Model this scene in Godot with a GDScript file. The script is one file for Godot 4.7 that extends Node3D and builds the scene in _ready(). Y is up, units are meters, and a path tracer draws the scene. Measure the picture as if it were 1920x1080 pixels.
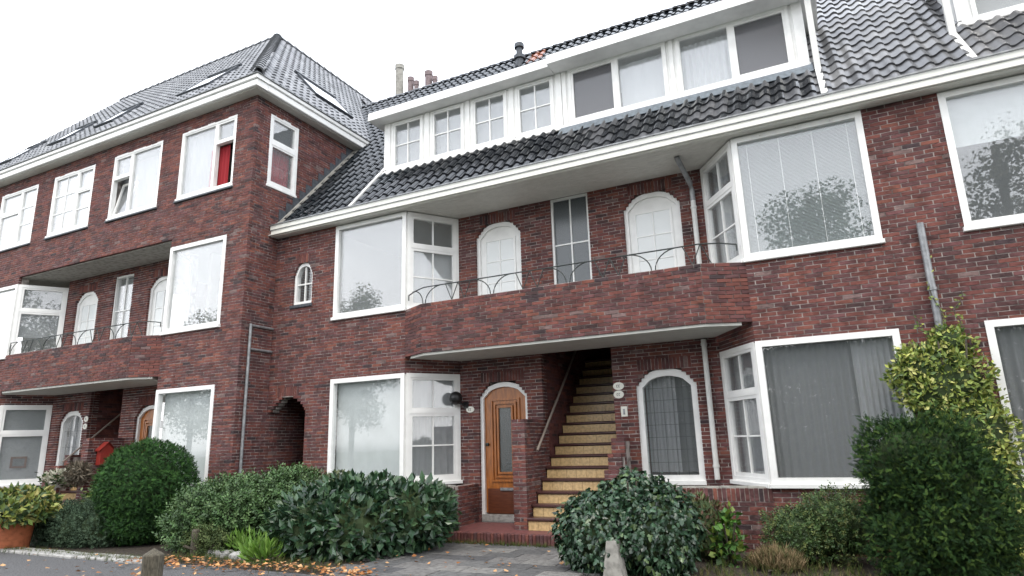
extends Node3D
# A Dutch brick terrace under an overcast sky. y up, metres. The terrace front lies in z = 0, the taller corner block in z = 0.8.
const EYE := Vector3(0, 1.55, 9.6)
const COURSE := 0.06
const SLOPE := 1.13
var rng := RandomNumberGenerator.new()
var cam: Camera3D
var taken := {}
var M := {}
var tones := []
var tone_mats := []

class MB:
	var v := PackedVector3Array()
	var n := PackedVector3Array()
	var c := PackedColorArray()
	var xf := Transform3D.IDENTITY
	var col := Color.WHITE
	func tri(a: Vector3, b: Vector3, d: Vector3) -> void:
		a = xf * a; b = xf * b; d = xf * d
		var nn := (b - a).cross(d - a).normalized()
		v.append(a); v.append(d); v.append(b)
		for k in 3:
			n.append(nn); c.append(col)
	func quad(a: Vector3, b: Vector3, d: Vector3, e: Vector3) -> void:
		a = xf * a; b = xf * b; d = xf * d; e = xf * e
		var nn := (b - a).cross(e - a)
		if nn.length_squared() < 1e-14: nn = (d - b).cross(e - b)
		nn = nn.normalized()
		v.append(a); v.append(d); v.append(b); v.append(a); v.append(e); v.append(d)
		for k in 6:
			n.append(nn); c.append(col)
	func quadn(p: Array, q: Array) -> void: # smooth: four points, four normals, counter-clockwise
		for k in [0, 2, 1, 0, 3, 2]:
			v.append(xf * (p[k] as Vector3)); n.append((xf.basis * (q[k] as Vector3)).normalized()); c.append(col)
	func box(x0: float, x1: float, y0: float, y1: float, z0: float, z1: float) -> void:
		var a := Vector3(x0, y0, z1); var b := Vector3(x1, y0, z1); var d := Vector3(x1, y1, z1); var e := Vector3(x0, y1, z1)
		var f := Vector3(x0, y0, z0); var g := Vector3(x1, y0, z0); var h := Vector3(x1, y1, z0); var i := Vector3(x0, y1, z0)
		quad(a, b, d, e); quad(g, f, i, h); quad(f, a, e, i); quad(b, g, h, d); quad(e, d, h, i); quad(f, g, b, a)
	func bevel(x0: float, x1: float, y0: float, y1: float, z0: float, z1: float, r: float) -> void: # a box with chamfered front edges
		var zb := z1 - r
		var o := [Vector3(x0, y0, zb), Vector3(x1, y0, zb), Vector3(x1, y1, zb), Vector3(x0, y1, zb)]
		var i := [Vector3(x0 + r, y0 + r, z1), Vector3(x1 - r, y0 + r, z1), Vector3(x1 - r, y1 - r, z1), Vector3(x0 + r, y1 - r, z1)]
		var b := [Vector3(x0, y0, z0), Vector3(x1, y0, z0), Vector3(x1, y1, z0), Vector3(x0, y1, z0)]
		quad(i[0], i[1], i[2], i[3]); quad(b[1], b[0], b[3], b[2])
		for k in 4:
			var l := (k + 1) % 4
			quad(o[k], o[l], i[l], i[k]); quad(b[k], b[l], o[l], o[k])
	func prism(p: Array, z0: float, z1: float) -> void: # p: Vector2, counter-clockwise seen from +z, star-shaped about its centroid
		var m := Vector2.ZERO
		for q in p: m += q
		m /= p.size()
		for k in p.size():
			var a: Vector2 = p[k]; var b: Vector2 = p[(k + 1) % p.size()]
			tri(Vector3(m.x, m.y, z1), Vector3(a.x, a.y, z1), Vector3(b.x, b.y, z1))
			tri(Vector3(m.x, m.y, z0), Vector3(b.x, b.y, z0), Vector3(a.x, a.y, z0))
			quad(Vector3(a.x, a.y, z0), Vector3(b.x, b.y, z0), Vector3(b.x, b.y, z1), Vector3(a.x, a.y, z1))
	func ring(o: Array, i: Array, z0: float, z1: float) -> void:
		for k in o.size():
			var l := (k + 1) % o.size()
			var a: Vector2 = o[k]; var b: Vector2 = o[l]; var d: Vector2 = i[l]; var e: Vector2 = i[k]
			quad(Vector3(a.x, a.y, z1), Vector3(b.x, b.y, z1), Vector3(d.x, d.y, z1), Vector3(e.x, e.y, z1))
			quad(Vector3(b.x, b.y, z0), Vector3(a.x, a.y, z0), Vector3(e.x, e.y, z0), Vector3(d.x, d.y, z0))
			quad(Vector3(a.x, a.y, z0), Vector3(b.x, b.y, z0), Vector3(b.x, b.y, z1), Vector3(a.x, a.y, z1))
			quad(Vector3(d.x, d.y, z0), Vector3(e.x, e.y, z0), Vector3(e.x, e.y, z1), Vector3(d.x, d.y, z1))
	func tube(path: Array, r: float, sides := 8) -> void:
		var rings := []
		for k in path.size():
			var p: Vector3 = path[k]
			var t: Vector3 = ((path[mini(k + 1, path.size() - 1)] as Vector3) - (path[maxi(k - 1, 0)] as Vector3)).normalized()
			var u := t.cross(Vector3.UP if absf(t.y) < 0.9 else Vector3.RIGHT).normalized()
			var w := t.cross(u)
			var row := []
			for s in sides:
				var a := TAU * s / sides
				var d := u * cos(a) + w * sin(a)
				row.append([p + d * r, d])
			rings.append(row)
		for k in path.size() - 1:
			for s in sides:
				var l := (s + 1) % sides
				var a: Array = rings[k][s]; var b: Array = rings[k][l]; var d: Array = rings[k + 1][l]; var e: Array = rings[k + 1][s]
				quadn([a[0], b[0], d[0], e[0]], [a[1], b[1], d[1], e[1]])
		for k in [0, path.size() - 1]:
			for s in sides:
				var a: Vector3 = rings[k][s][0]; var b: Vector3 = rings[k][(s + 1) % sides][0]
				if k == 0: tri(path[k], b, a)
				else: tri(path[k], a, b)
	func lathe(prof: Array, at: Vector3, segs := 20) -> void: # prof: Vector2(radius, height) from the bottom up
		for k in prof.size() - 1:
			var p: Vector2 = prof[k]; var q: Vector2 = prof[k + 1]
			var e := (q - p).normalized()
			for s in segs:
				var a := TAU * s / segs; var b := TAU * (s + 1) / segs
				var da := Vector3(cos(a), 0, -sin(a)); var db := Vector3(cos(b), 0, -sin(b))
				var na := da * e.y - Vector3.UP * e.x; var nb := db * e.y - Vector3.UP * e.x
				quadn([at + da * p.x + Vector3.UP * p.y, at + db * p.x + Vector3.UP * p.y, at + db * q.x + Vector3.UP * q.y, at + da * q.x + Vector3.UP * q.y], [na, nb, nb, na])
	func join(mv: PackedVector3Array, mn: PackedVector3Array, t: Transform3D, color: Color) -> void:
		var nb := t.basis.inverse().transposed()
		for k in mv.size():
			v.append(t * mv[k]); n.append((nb * mn[k]).normalized()); c.append(color)
	func mesh() -> ArrayMesh:
		var a := []
		a.resize(Mesh.ARRAY_MAX)
		a[Mesh.ARRAY_VERTEX] = v; a[Mesh.ARRAY_NORMAL] = n; a[Mesh.ARRAY_COLOR] = c
		var m := ArrayMesh.new()
		if v.size(): m.add_surface_from_arrays(Mesh.PRIMITIVE_TRIANGLES, a)
		return m

# ---------------------------------------------------------------- naming and nodes
func numbered(s: String) -> String:
	var k: int = taken.get(s, 0)
	taken[s] = k + 1
	return s if k == 0 else "%s_%03d" % [s, k]
func tag(o: Node, label: String, category: String, group := "", kind := "") -> Node:
	if label: o.set_meta("label", label)
	if category: o.set_meta("category", category)
	if group: o.set_meta("group", group)
	if kind: o.set_meta("kind", kind)
	return o
func thing(called: String, label: String, category: String, at := Vector3.ZERO, group := "") -> Node3D:
	var o := Node3D.new()
	o.name = numbered(called)
	add_child(o)
	o.position = at
	tag(o, label, category, group)
	return o
func part(called: String, mb: MB, mat: Material, parent: Node = null) -> MeshInstance3D:
	var o := MeshInstance3D.new()
	o.mesh = mb.mesh()
	o.material_override = mat
	if parent == null:
		o.name = numbered(called)
		add_child(o)
	else:
		o.name = called
		parent.add_child(o, true)
	return o
func node(called: String, parent: Node, xf := Transform3D.IDENTITY) -> Node3D:
	var o := Node3D.new()
	o.name = called
	parent.add_child(o, true)
	o.transform = xf
	return o
func structure(called: String, mb: MB, mat: Material) -> MeshInstance3D:
	var o := part(called, mb, mat)
	o.set_meta("kind", "structure")
	return o
func F(o: Vector3, deg := 0.0) -> Transform3D:
	return Transform3D(Basis(Vector3.UP, deg_to_rad(deg)), o)
func S(r: float, g: float, b: float) -> Color: # linear base colour to sRGB
	return Color(r, g, b).linear_to_srgb()

# ---------------------------------------------------------------- materials
func noise_tex(size: int, freq: float, lo: float, hi: float, oct := 4, sd := 1, type := FastNoiseLite.TYPE_SIMPLEX_SMOOTH, tint := Color.WHITE) -> ImageTexture:
	var f := FastNoiseLite.new()
	f.seed = sd; f.noise_type = type; f.frequency = freq; f.fractal_octaves = oct
	var im := f.get_seamless_image(size, size)
	im.convert(Image.FORMAT_RGB8)
	for y in size:
		for x in size:
			var t := lerpf(lo, hi, im.get_pixel(x, y).r)
			im.set_pixel(x, y, Color(1 - (1 - t) * tint.r, 1 - (1 - t) * tint.g, 1 - (1 - t) * tint.b))
	return ImageTexture.create_from_image(im)
func bump_tex(size: int, freq: float, oct := 3, sd := 5, strength := 4.0) -> ImageTexture:
	var f := FastNoiseLite.new()
	f.seed = sd; f.frequency = freq; f.fractal_octaves = oct
	var im := f.get_seamless_image(size, size)
	im.convert(Image.FORMAT_RGBA8)
	im.bump_map_to_normal_map(strength)
	return ImageTexture.create_from_image(im)
func mat(called: String, col: Color, rough: float, tex: Texture2D = null, sc := 1.0, vc := false, nrm: Texture2D = null, ns := 0.5, metal := 0.0) -> StandardMaterial3D:
	var m := StandardMaterial3D.new()
	m.resource_name = called
	m.albedo_color = col; m.roughness = rough; m.metallic = metal
	if tex or nrm:
		m.uv1_triplanar = true; m.uv1_world_triplanar = true; m.uv1_scale = Vector3.ONE * sc
	if tex: m.albedo_texture = tex
	if nrm:
		m.normal_enabled = true; m.normal_texture = nrm; m.normal_scale = ns
	m.vertex_color_use_as_albedo = vc
	M[called] = m
	return m
func glass(called: String, col: Color, alpha: float, rough := 0.0) -> void:
	var m := StandardMaterial3D.new()
	m.resource_name = called
	m.transparency = BaseMaterial3D.TRANSPARENCY_ALPHA
	m.albedo_color = Color(col.r, col.g, col.b, alpha); m.roughness = rough; m.metallic_specular = 0.5
	M[called] = m
func leafy(called: String, rough: float, back := 0.35, spec := 0.5) -> void:
	var m := StandardMaterial3D.new()
	m.resource_name = called
	m.albedo_color = Color.WHITE; m.vertex_color_use_as_albedo = true; m.roughness = rough; m.metallic_specular = spec
	m.backlight_enabled = true; m.backlight = Color(back, back, back * 0.5)
	M[called] = m

func make_materials() -> void:
	var fine := noise_tex(256, 0.06, 0.62, 1.12, 4, 3)
	var patch := noise_tex(512, 0.014, 0.74, 1.18, 5, 9)
	var soft := noise_tex(256, 0.02, 0.95, 1.02, 5, 4)
	var streak := noise_tex(256, 0.03, 0.72, 1.08, 4, 14)
	var rough_n := bump_tex(256, 0.08, 4, 5, 3.0)
	var wave_n := bump_tex(256, 0.006, 2, 8, 2.0)
	mat("brick", Color.WHITE, 0.9, patch, 0.35, true, rough_n, 0.5)
	tones = [Color(.066, .032, .034), Color(.090, .036, .036), Color(.108, .040, .038), Color(.124, .043, .039), Color(.142, .048, .041), Color(.165, .055, .044), Color(.102, .046, .047), Color(.132, .053, .052), Color(.195, .068, .050), Color(.048, .030, .033), Color(.17, .11, .105)]
	for k in tones.size():
		tone_mats.append(mat("brick_tone_%d" % k, (tones[k] as Color).linear_to_srgb(), 0.9, patch, 0.35, false, rough_n, 0.5))
	mat("mortar", S(.42, .38, .355), 0.95, noise_tex(512, 0.02, 0.45, 1.3, 5, 77), 0.45)
	mat("white", S(.80, .80, .785), 0.38, soft, 0.7)
	mat("cream", S(.76, .755, .70), 0.45, soft, 0.6)
	mat("soffit", S(.66, .655, .61), 0.5, soft, 0.9)
	mat("lead", S(.20, .235, .27), 0.5, streak, 1.1, false, wave_n, 0.4, 0.3)
	mat("dark_lead", S(.075, .085, .10), 0.55, streak, 1.3, false, rough_n, 0.4, 0.2)
	mat("zinc", S(.30, .31, .32), 0.42, streak, 1.0, false, null, 0.0, 0.35)
	mat("pipe_white", S(.62, .62, .60), 0.4, soft, 1.2)
	mat("tile", Color.WHITE, 0.17, patch, 0.6, true, rough_n, 0.06)
	mat("tile_grey", Color.WHITE, 0.42, patch, 0.6, true, rough_n, 0.2)
	mat("concrete", S(.34, .33, .30), 0.9, patch, 0.9)
	mat("slab", S(.56, .56, .52), 0.8, soft, 0.8)
	mat("iron", S(.018, .024, .022), 0.5)
	mat("black", S(.012, .012, .013), 0.4)
	mat("inner", S(.30, .28, .25), 0.9)
	mat("wood", S(.40, .135, .028), 0.32, noise_tex(256, 0.018, 0.76, 1.08, 5, 21), 1.6)
	(M.wood as StandardMaterial3D).uv1_scale = Vector3(5.0, 0.7, 5.0)
	mat("wood_dark", S(.13, .038, .016), 0.4, M.wood.albedo_texture, 1.6)
	(M.wood_dark as StandardMaterial3D).uv1_scale = Vector3(0.9, 9.0, 5.0)
	mat("riser", S(.58, .405, .20), 0.3, noise_tex(256, 0.05, 0.82, 1.08, 4, 31), 1.2)
	mat("nosing", S(.075, .028, .026), 0.35, fine, 2.0)
	mat("quarry", S(.17, .062, .060), 0.55, patch, 1.2)
	mat("rail_wood", S(.24, .20, .17), 0.6)
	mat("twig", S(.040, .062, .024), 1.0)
	mat("pot_mauve", S(.22, .17, .175), 0.8, patch, 1.5)
	mat("terracotta", S(.42, .125, .05), 0.75, patch, 1.5)
	mat("post_wood", S(.12, .105, .075), 0.9, noise_tex(256, 0.03, 0.5, 1.15, 5, 41), 2.0, false, rough_n, 0.8)
	(M.post_wood as StandardMaterial3D).uv1_scale = Vector3(9, 1.2, 9)
	mat("asphalt", S(.115, .116, .12), 0.9, noise_tex(512, 0.11, 0.55, 1.25, 4, 51), 0.8, false, rough_n, 1.0)
	mat("paver", Color.WHITE, 0.85, patch, 1.3, true, rough_n, 0.6)
	mat("soil", S(.055, .042, .030), 1.0, noise_tex(256, 0.07, 0.4, 1.3, 5, 61), 1.1, false, rough_n, 1.0)
	mat("lawn", S(.05, .075, .025), 1.0, patch, 0.5)
	mat("stone", S(.38, .375, .36), 0.85, patch, 1.4, false, rough_n, 0.6)
	mat("red_paint", S(.27, .030, .022), 0.4, soft, 2.0)
	mat("curtain_white", S(.42, .435, .45), 0.9)
	mat("curtain_grey", S(.24, .25, .26), 0.9)
	mat("curtain_dim", S(.11, .115, .12), 0.9)
	mat("curtain_red", S(.30, .010, .018), 0.8)
	mat("blind", S(.30, .36, .355), 0.6)
	mat("blind_white", S(.50, .54, .54), 0.75, soft, 0.5)
	mat("plate", S(.72, .71, .64), 0.3)
	mat("ink", S(.02, .02, .02), 0.5)
	for nm in ["curtain_white", "curtain_grey", "curtain_red", "blind_white"]:
		M[nm].backlight_enabled = true
		M[nm].backlight = Color(0.4, 0.4, 0.4) if nm != "curtain_red" else Color(0.4, 0.1, 0.1)
	glass("glass", S(.72, .78, .80), 0.04)
	glass("glass_frost", S(.10, .115, .125), 0.62, 0.22)
	glass("glass_milk", S(.80, .83, .83), 0.72, 0.15)
	glass("insect_screen", S(.15, .15, .16), 0.52, 0.12)
	glass("glass_door", S(.09, .115, .12), 0.75, 0.25)
	leafy("leaf", 0.55, 0.3)
	leafy("leaf_gloss", 0.30, 0.22)
	leafy("leaf_dull", 0.8, 0.3, 0.3)

# ---------------------------------------------------------------- pieces: the largest in view one by one, the rest joined
func seen(p: Vector3, nrm: Vector3) -> float:
	var q := cam.transform.affine_inverse() * p
	if q.z > -0.5: return -1.0
	var ty := tan(deg_to_rad(cam.fov) * 0.5)
	if absf(q.y / -q.z) > ty * 1.01 or absf(q.x / -q.z) > ty * 1.79: return -1.0
	var d := EYE - p
	return maxf(0.0, nrm.dot(d.normalized())) / d.length_squared()
func lay(parent: Node, one: String, rest: String, unit: ArrayMesh, list: Array, most: int, mats: Array, cols: Array, m: Material) -> void:
	list.sort_custom(func(a, b): return a[2] > b[2])
	var arr := unit.surface_get_arrays(0)
	var mb := MB.new()
	for k in list.size():
		if k < most and list[k][2] > 0.0:
			var o := MeshInstance3D.new()
			o.mesh = unit; o.material_override = mats[list[k][1]]; o.name = one
			parent.add_child(o, true)
			o.transform = list[k][0]
		else:
			mb.join(arr[Mesh.ARRAY_VERTEX], arr[Mesh.ARRAY_NORMAL], list[k][0], cols[list[k][1]])
	if mb.v.size():
		part(rest, mb, m, parent).set_meta("kind", "stuff")

var brick_unit: ArrayMesh
func make_brick_unit() -> void:
	var mb := MB.new()
	mb.quad(Vector3(-.5, -.5, 0), Vector3(.5, -.5, 0), Vector3(.5, .5, 0), Vector3(-.5, .5, 0))
	mb.quad(Vector3(-.5, -.5, -1), Vector3(-.5, -.5, 0), Vector3(-.5, .5, 0), Vector3(-.5, .5, -1))
	mb.quad(Vector3(.5, -.5, 0), Vector3(.5, -.5, -1), Vector3(.5, .5, -1), Vector3(.5, .5, 0))
	mb.quad(Vector3(-.5, .5, 0), Vector3(.5, .5, 0), Vector3(.5, .5, -1), Vector3(-.5, .5, -1))
	mb.quad(Vector3(-.5, -.5, -1), Vector3(.5, -.5, -1), Vector3(.5, -.5, 0), Vector3(-.5, -.5, 0))
	brick_unit = mb.mesh()
func tone(bias := 0.0) -> int:
	var r := rng.randf()
	if r < 0.02: return 10
	if r < 0.07: return 9 if rng.randf() < 0.35 else 0
	if r < 0.22 + bias * 0.1: return 8 if rng.randf() < 0.35 else 5
	return rng.randi_range(1, 7)
func put_brick(list: Array, fr: Transform3D, xc: float, yc: float, w: float, h: float, t: int, depth := 0.07, turn := 0.0) -> void:
	var dz := rng.randf_range(-0.0015, 0.0028)
	var b := Basis(Vector3.BACK, turn + rng.randfn(0, 0.002)).scaled_local(Vector3(w, h, depth + dz))
	var x := fr * Transform3D(b, Vector3(xc, yc + rng.randfn(0, 0.0006), dz))
	list.append([x, t, seen(x.origin, fr.basis.z) * w * h])
func cut(iv: Array, a: float, b: float) -> Array:
	var out := []
	for i in iv:
		if b <= i[0] or a >= i[1]: out.append(i)
		else:
			if a > i[0]: out.append([i[0], a])
			if b < i[1]: out.append([b, i[1]])
	return out
# openings: [x0, x1, y0, y1]; e0 / e1: how far the face is cut at its two ends on even and odd courses
func bricks(list: Array, fr: Transform3D, x0: float, x1: float, y0: float, y1: float, open: Array, e0 := [0.0, 0.0], e1 := [0.0, 0.0], dark = null) -> void:
	var k0 := int(floor(y0 / COURSE)); var k1 := int(ceil(y1 / COURSE))
	for k in range(k0, k1):
		var lo := maxf(y0, k * COURSE + 0.0055); var hi := minf(y1, (k + 1) * COURSE - 0.0055)
		if hi - lo < 0.012: continue
		var yc := (lo + hi) * 0.5
		var iv := [[x0 + float(e0[k & 1]), x1 - float(e1[k & 1])]]
		for o in open:
			if yc > o[2] and yc < o[3]: iv = cut(iv, o[0], o[1])
		for i in iv:
			var a: float = i[0]; var b: float = i[1]
			var ph := (k & 1) * 0.11 + 0.013 * sin(k * 1.7)
			var j := int(floor((a - ph) / 0.22))
			if ph + (j + 1) * 0.22 - a < 0.035: j += 1
			var first := true
			while ph + j * 0.22 < b:
				var s := maxf(a, ph + j * 0.22 + 0.0065 + rng.randf_range(-.002, .002)); var e := minf(b, ph + (j + 1) * 0.22 - 0.0065 + rng.randf_range(-.002, .002))
				if first: s = a
				first = false
				j += 1
				if b - (ph + j * 0.22) < 0.035: e = b; j += 9999
				if e - s < 0.012: continue
				var t := tone()
				if dark != null:
					t = dark.call((s + e) * 0.5, yc, t)
				put_brick(list, fr, (s + e) * 0.5, yc, e - s, hi - lo, t)
# the wall body behind the bricks, with the same openings
func core(mb: MB, fr: Transform3D, x0: float, x1: float, y0: float, y1: float, open: Array, thick := 0.24, grow := 0.006) -> void:
	var ys := [y0, y1]
	for o in open:
		for q in [o[2] - (grow if o[2] > y0 + .01 else 0.0), o[3] + grow]:
			if q > y0 and q < y1: ys.append(q)
	ys.sort()
	mb.xf = fr
	for k in ys.size() - 1:
		if ys[k + 1] - ys[k] < 1e-4: continue
		var yc: float = (ys[k] + ys[k + 1]) * 0.5
		var iv := [[x0, x1]]
		for o in open:
			if yc > o[2] - grow and yc < o[3] + grow: iv = cut(iv, o[0] - grow, o[1] + grow)
		for i in iv: mb.box(i[0], i[1], ys[k], ys[k + 1], -thick, -0.007)
	mb.xf = Transform3D.IDENTITY
# stepped head: bands that narrow course by course
func stepped(x0: float, x1: float, y0: float, ysh: float, ytop: float) -> Array:
	var out := [[x0, x1, y0, ysh]]
	var nst := int(round((ytop - ysh) / COURSE))
	for k in nst:
		var ins: float = [0.045, 0.095, 0.15, 0.22, 0.30][mini(k, 4)] * (x1 - x0)
		out.append([x0 + ins, x1 - ins, ysh + k * COURSE, ysh + (k + 1) * COURSE])
	return out
func arch_poly(x0: float, x1: float, y0: float, ysh: float, ytop: float, d := 0.0) -> Array:
	var w := x1 - x0; var h := ytop - ysh
	var p := [Vector2(x0 + d, y0 + d), Vector2(x1 - d, y0 + d), Vector2(x1 - d, ysh - d * 0.4)]
	var ch := w * 0.19
	p.append(Vector2(x1 - ch - d * 0.3, ysh + h * 0.72 - d))
	for k in range(1, 6):
		var t := k / 6.0
		p.append(Vector2(lerpf(x1 - ch, x0 + ch, t), ysh + h * (0.72 + 0.28 * sin(PI * t)) - d))
	p.append(Vector2(x0 + ch + d * 0.3, ysh + h * 0.72 - d))
	p.append(Vector2(x0 + d, ysh - d * 0.4))
	return p
func rect(x0: float, x1: float, y0: float, y1: float) -> Array:
	return [Vector2(x0, y0), Vector2(x1, y0), Vector2(x1, y1), Vector2(x0, y1)]
# soldier bricks over an opening, on a slight arc
func soldiers(list: Array, fr: Transform3D, x0: float, x1: float, y: float, rise: float, h := 0.2) -> void:
	var nb := int(round((x1 - x0) / COURSE))
	for k in nb:
		var t := (k + 0.5) / nb
		var x := lerpf(x0, x1, t)
		put_brick(list, fr, x, y + h * 0.5 + rise * (1 - pow(2 * t - 1, 2)), (x1 - x0) / nb - 0.011, h - 0.01, tone(), 0.072, -(t - 0.5) * 0.35 * rise / 0.1)

# ---------------------------------------------------------------- windows and doors (local frame: x along the wall, z outward)
func pane_mesh(mb: MB, p: Array, z: float, double := true, extra := false) -> void:
	mb.prism(p, z - 0.004, z)
	if double: mb.prism(p, z - 0.022, z - 0.018)
	if extra: mb.prism(p, z - 0.040, z - 0.036) # secondary glazing
func sash(w: Node3D, p: Array, inner: Array, z0: float, z1: float, gm: String, m: String, double := true) -> void:
	var mb := MB.new()
	mb.ring(p, inner, z0, z1)
	part("sash", mb, M[m], w)
	mb = MB.new()
	pane_mesh(mb, inner, (z0 + z1) * 0.5, double)
	part("pane", mb, M[gm], w)
func muntins(w: Node3D, x0: float, x1: float, y0: float, y1: float, nx: int, ny: int, z: float, m: String, t := 0.024) -> void:
	for k in range(1, nx):
		var mb := MB.new()
		var x := lerpf(x0, x1, float(k) / nx)
		mb.box(x - t * .5, x + t * .5, y0, y1, z - 0.028, z + 0.012)
		part("glazing_bar", mb, M[m], w)
	for k in range(1, ny):
		var mb := MB.new()
		var y := lerpf(y0, y1, float(k) / ny)
		mb.box(x0, x1, y - t * .5, y + t * .5, z - 0.026, z + 0.010)
		part("glazing_bar", mb, M[m], w)
# cells: [x0, x1, y0, y1, nx, ny, sash width, glass]
func window(parent: Node, called: String, fr: Transform3D, x0: float, x1: float, y0: float, y1: float, cells: Array, fw := 0.07, zf := 0.015, m := "white", sill := 0.045, gm := "glass", depth := 0.11) -> Node3D:
	var w := node(called, parent, fr)
	var mb := MB.new()
	mb.ring(rect(x0, x1, y0, y1), rect(x0 + fw, x1 - fw, y0 + fw, y1 - fw), zf - depth, zf)
	part("frame", mb, M[m], w)
	# members between the cells
	mb = MB.new()
	var drawn := {}
	for c in cells:
		for d in cells:
			if absf(d[0] - c[1]) < 0.12 and d[0] > c[1] and minf(c[3], d[3]) > maxf(c[2], d[2]) and not drawn.has(roundi(c[1] * 1000)):
				drawn[roundi(c[1] * 1000)] = true
				mb.box(c[1], d[0], y0 + fw, y1 - fw, zf - depth + .004, zf - 0.003)
			if absf(d[2] - c[3]) < 0.12 and d[2] > c[3] and minf(c[1], d[1]) > maxf(c[0], d[0]): mb.box(maxf(c[0], d[0]), minf(c[1], d[1]), c[3], d[2], zf - depth + .006, zf - 0.002)
	if mb.v.size(): part("mullion", mb, M[m], w)
	for c in cells:
		var sw: float = c[6]
		var g: String = c[7] if c.size() > 7 else gm
		if g == "none": continue
		if sw > 0:
			sash(w, rect(c[0], c[1], c[2], c[3]), rect(c[0] + sw, c[1] - sw, c[2] + sw, c[3] - sw), zf - 0.075, zf - 0.012, g, m)
		else:
			var pm := MB.new()
			pane_mesh(pm, rect(c[0], c[1], c[2], c[3]), zf - 0.05, y0 > 3.0, called == "bay_window" and y0 > 3.0 and x1 < -5.0)
			part("pane", pm, M[g], w)
		muntins(w, c[0] + sw, c[1] - sw, c[2] + sw, c[3] - sw, c[4], c[5], zf - 0.043, m)
	if sill > 0:
		mb = MB.new()
		mb.bevel(x0 - 0.02, x1 + 0.02, y0 - 0.05, y0 + 0.012, zf - depth + 0.02, zf + sill, 0.008)
		part("sill", mb, M[m], w)
	return w
func full(x0: float, x1: float, y0: float, y1: float, fw := 0.07) -> Array:
	return [x0 + fw, x1 - fw, y0 + fw, y1 - fw, 1, 1, 0.0]
# cloth hung behind a window, gathered in folds; a thing of its own
func curtain(called: String, label: String, cat: String, fr: Transform3D, x0: float, x1: float, y0: float, y1: float, z: float, m: String, folds := 0.0, amp := 0.02, group := "") -> void:
	var mb := MB.new()
	mb.xf = fr
	var nx := maxi(2, int(folds * 6)) if folds > 0 else 8
	var ph := rng.randf() * 6.0
	var f := func(t: float, s: float) -> Vector3:
		var w := sin(t * TAU * folds + ph + 0.5 * sin(t * 9.0 + ph)) * amp if folds > 0 else 0.006 * sin(t * 7.0 + s * 5.0 + ph)
		return Vector3(lerpf(x0, x1, t), lerpf(y0, y1, s), z + w * (0.6 + 0.4 * (1 - s)))
	for k in nx:
		for j in 3:
			var t0 := float(k) / nx; var t1 := float(k + 1) / nx
			var a: Vector3 = f.call(t0, j / 3.0); var b: Vector3 = f.call(t1, j / 3.0); var d: Vector3 = f.call(t1, (j + 1) / 3.0); var e: Vector3 = f.call(t0, (j + 1) / 3.0)
			var nl := func(t: float) -> Vector3: return Vector3(-((f.call(t + 0.01, 0.5) - f.call(t - 0.01, 0.5)) as Vector3).z, 0, maxf(.001, ((f.call(t + 0.01, 0.5) - f.call(t - 0.01, 0.5)) as Vector3).x)).normalized()
			mb.quadn([a, b, d, e], [nl.call(t0), nl.call(t1), nl.call(t1), nl.call(t0)])
	tag(part(called, mb, M[m]), label, cat, group)
func venetian(label: String, fr: Transform3D, x0: float, x1: float, y0: float, y1: float, z: float, m: String, tilt := 0.6) -> void:
	var t := thing("venetian_blind", label, "blind")
	var mb := MB.new()
	var y := y0 + 0.02
	while y < y1 - 0.03:
		mb.xf = fr * Transform3D(Basis(Vector3.RIGHT, tilt), Vector3(0, y, z))
		mb.box(x0, x1, -0.0008, 0.0008, -0.0125, 0.0125)
		y += 0.021
	mb.xf = fr
	part("slats", mb, M[m], t).set_meta("kind", "stuff")
	mb = MB.new(); mb.xf = fr
	mb.box(x0, x1, y1 - 0.03, y1, z - 0.015, z + 0.015)
	part("head_rail", mb, M[m], t)
	for k in 4:
		mb = MB.new(); mb.xf = fr
		var x := lerpf(x0, x1, 0.08 + 0.28 * k)
		mb.box(x - 0.003, x + 0.003, y0, y1, z + 0.016, z + 0.018)
		part("cord", mb, M.white, t)

# ---------------------------------------------------------------- roofs
var tile_unit: ArrayMesh
const TW := 0.212
const TL := 0.325
func make_tile_unit() -> void:
	var mb := MB.new()
	var h := [0.020, 0.006, 0.0, 0.002, 0.012, 0.030, 0.046, 0.050, 0.040, 0.020]
	var nx := h.size() - 1
	var w := TW + 0.022
	for k in nx:
		var xa := w * k / nx; var xb := w * (k + 1) / nx
		var na := Vector3(-(h[mini(k + 1, nx)] - h[maxi(k - 1, 0)]) / (2 * w / nx), 0, 1).normalized()
		var nb := Vector3(-(h[mini(k + 2, nx)] - h[k]) / (2 * w / nx), 0, 1).normalized()
		var a := Vector3(xa, 0, h[k] + 0.034); var b := Vector3(xb, 0, h[k + 1] + 0.034)
		var d := Vector3(xb, TL + 0.05, h[k + 1] + 0.002); var e := Vector3(xa, TL + 0.05, h[k] + 0.002)
		mb.quadn([a, b, d, e], [na, nb, nb, na])
		mb.quad(a + Vector3(0, 0, -0.026), b + Vector3(0, 0, -0.026), b, a)
	var a0 := Vector3(w, 0, h[nx] + 0.034); var d0 := Vector3(w, TL + 0.05, h[nx] + 0.002)
	mb.quad(a0 + Vector3(0, 0, -0.026), d0 + Vector3(0, 0, -0.02), d0, a0)
	tile_unit = mb.mesh()
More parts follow.
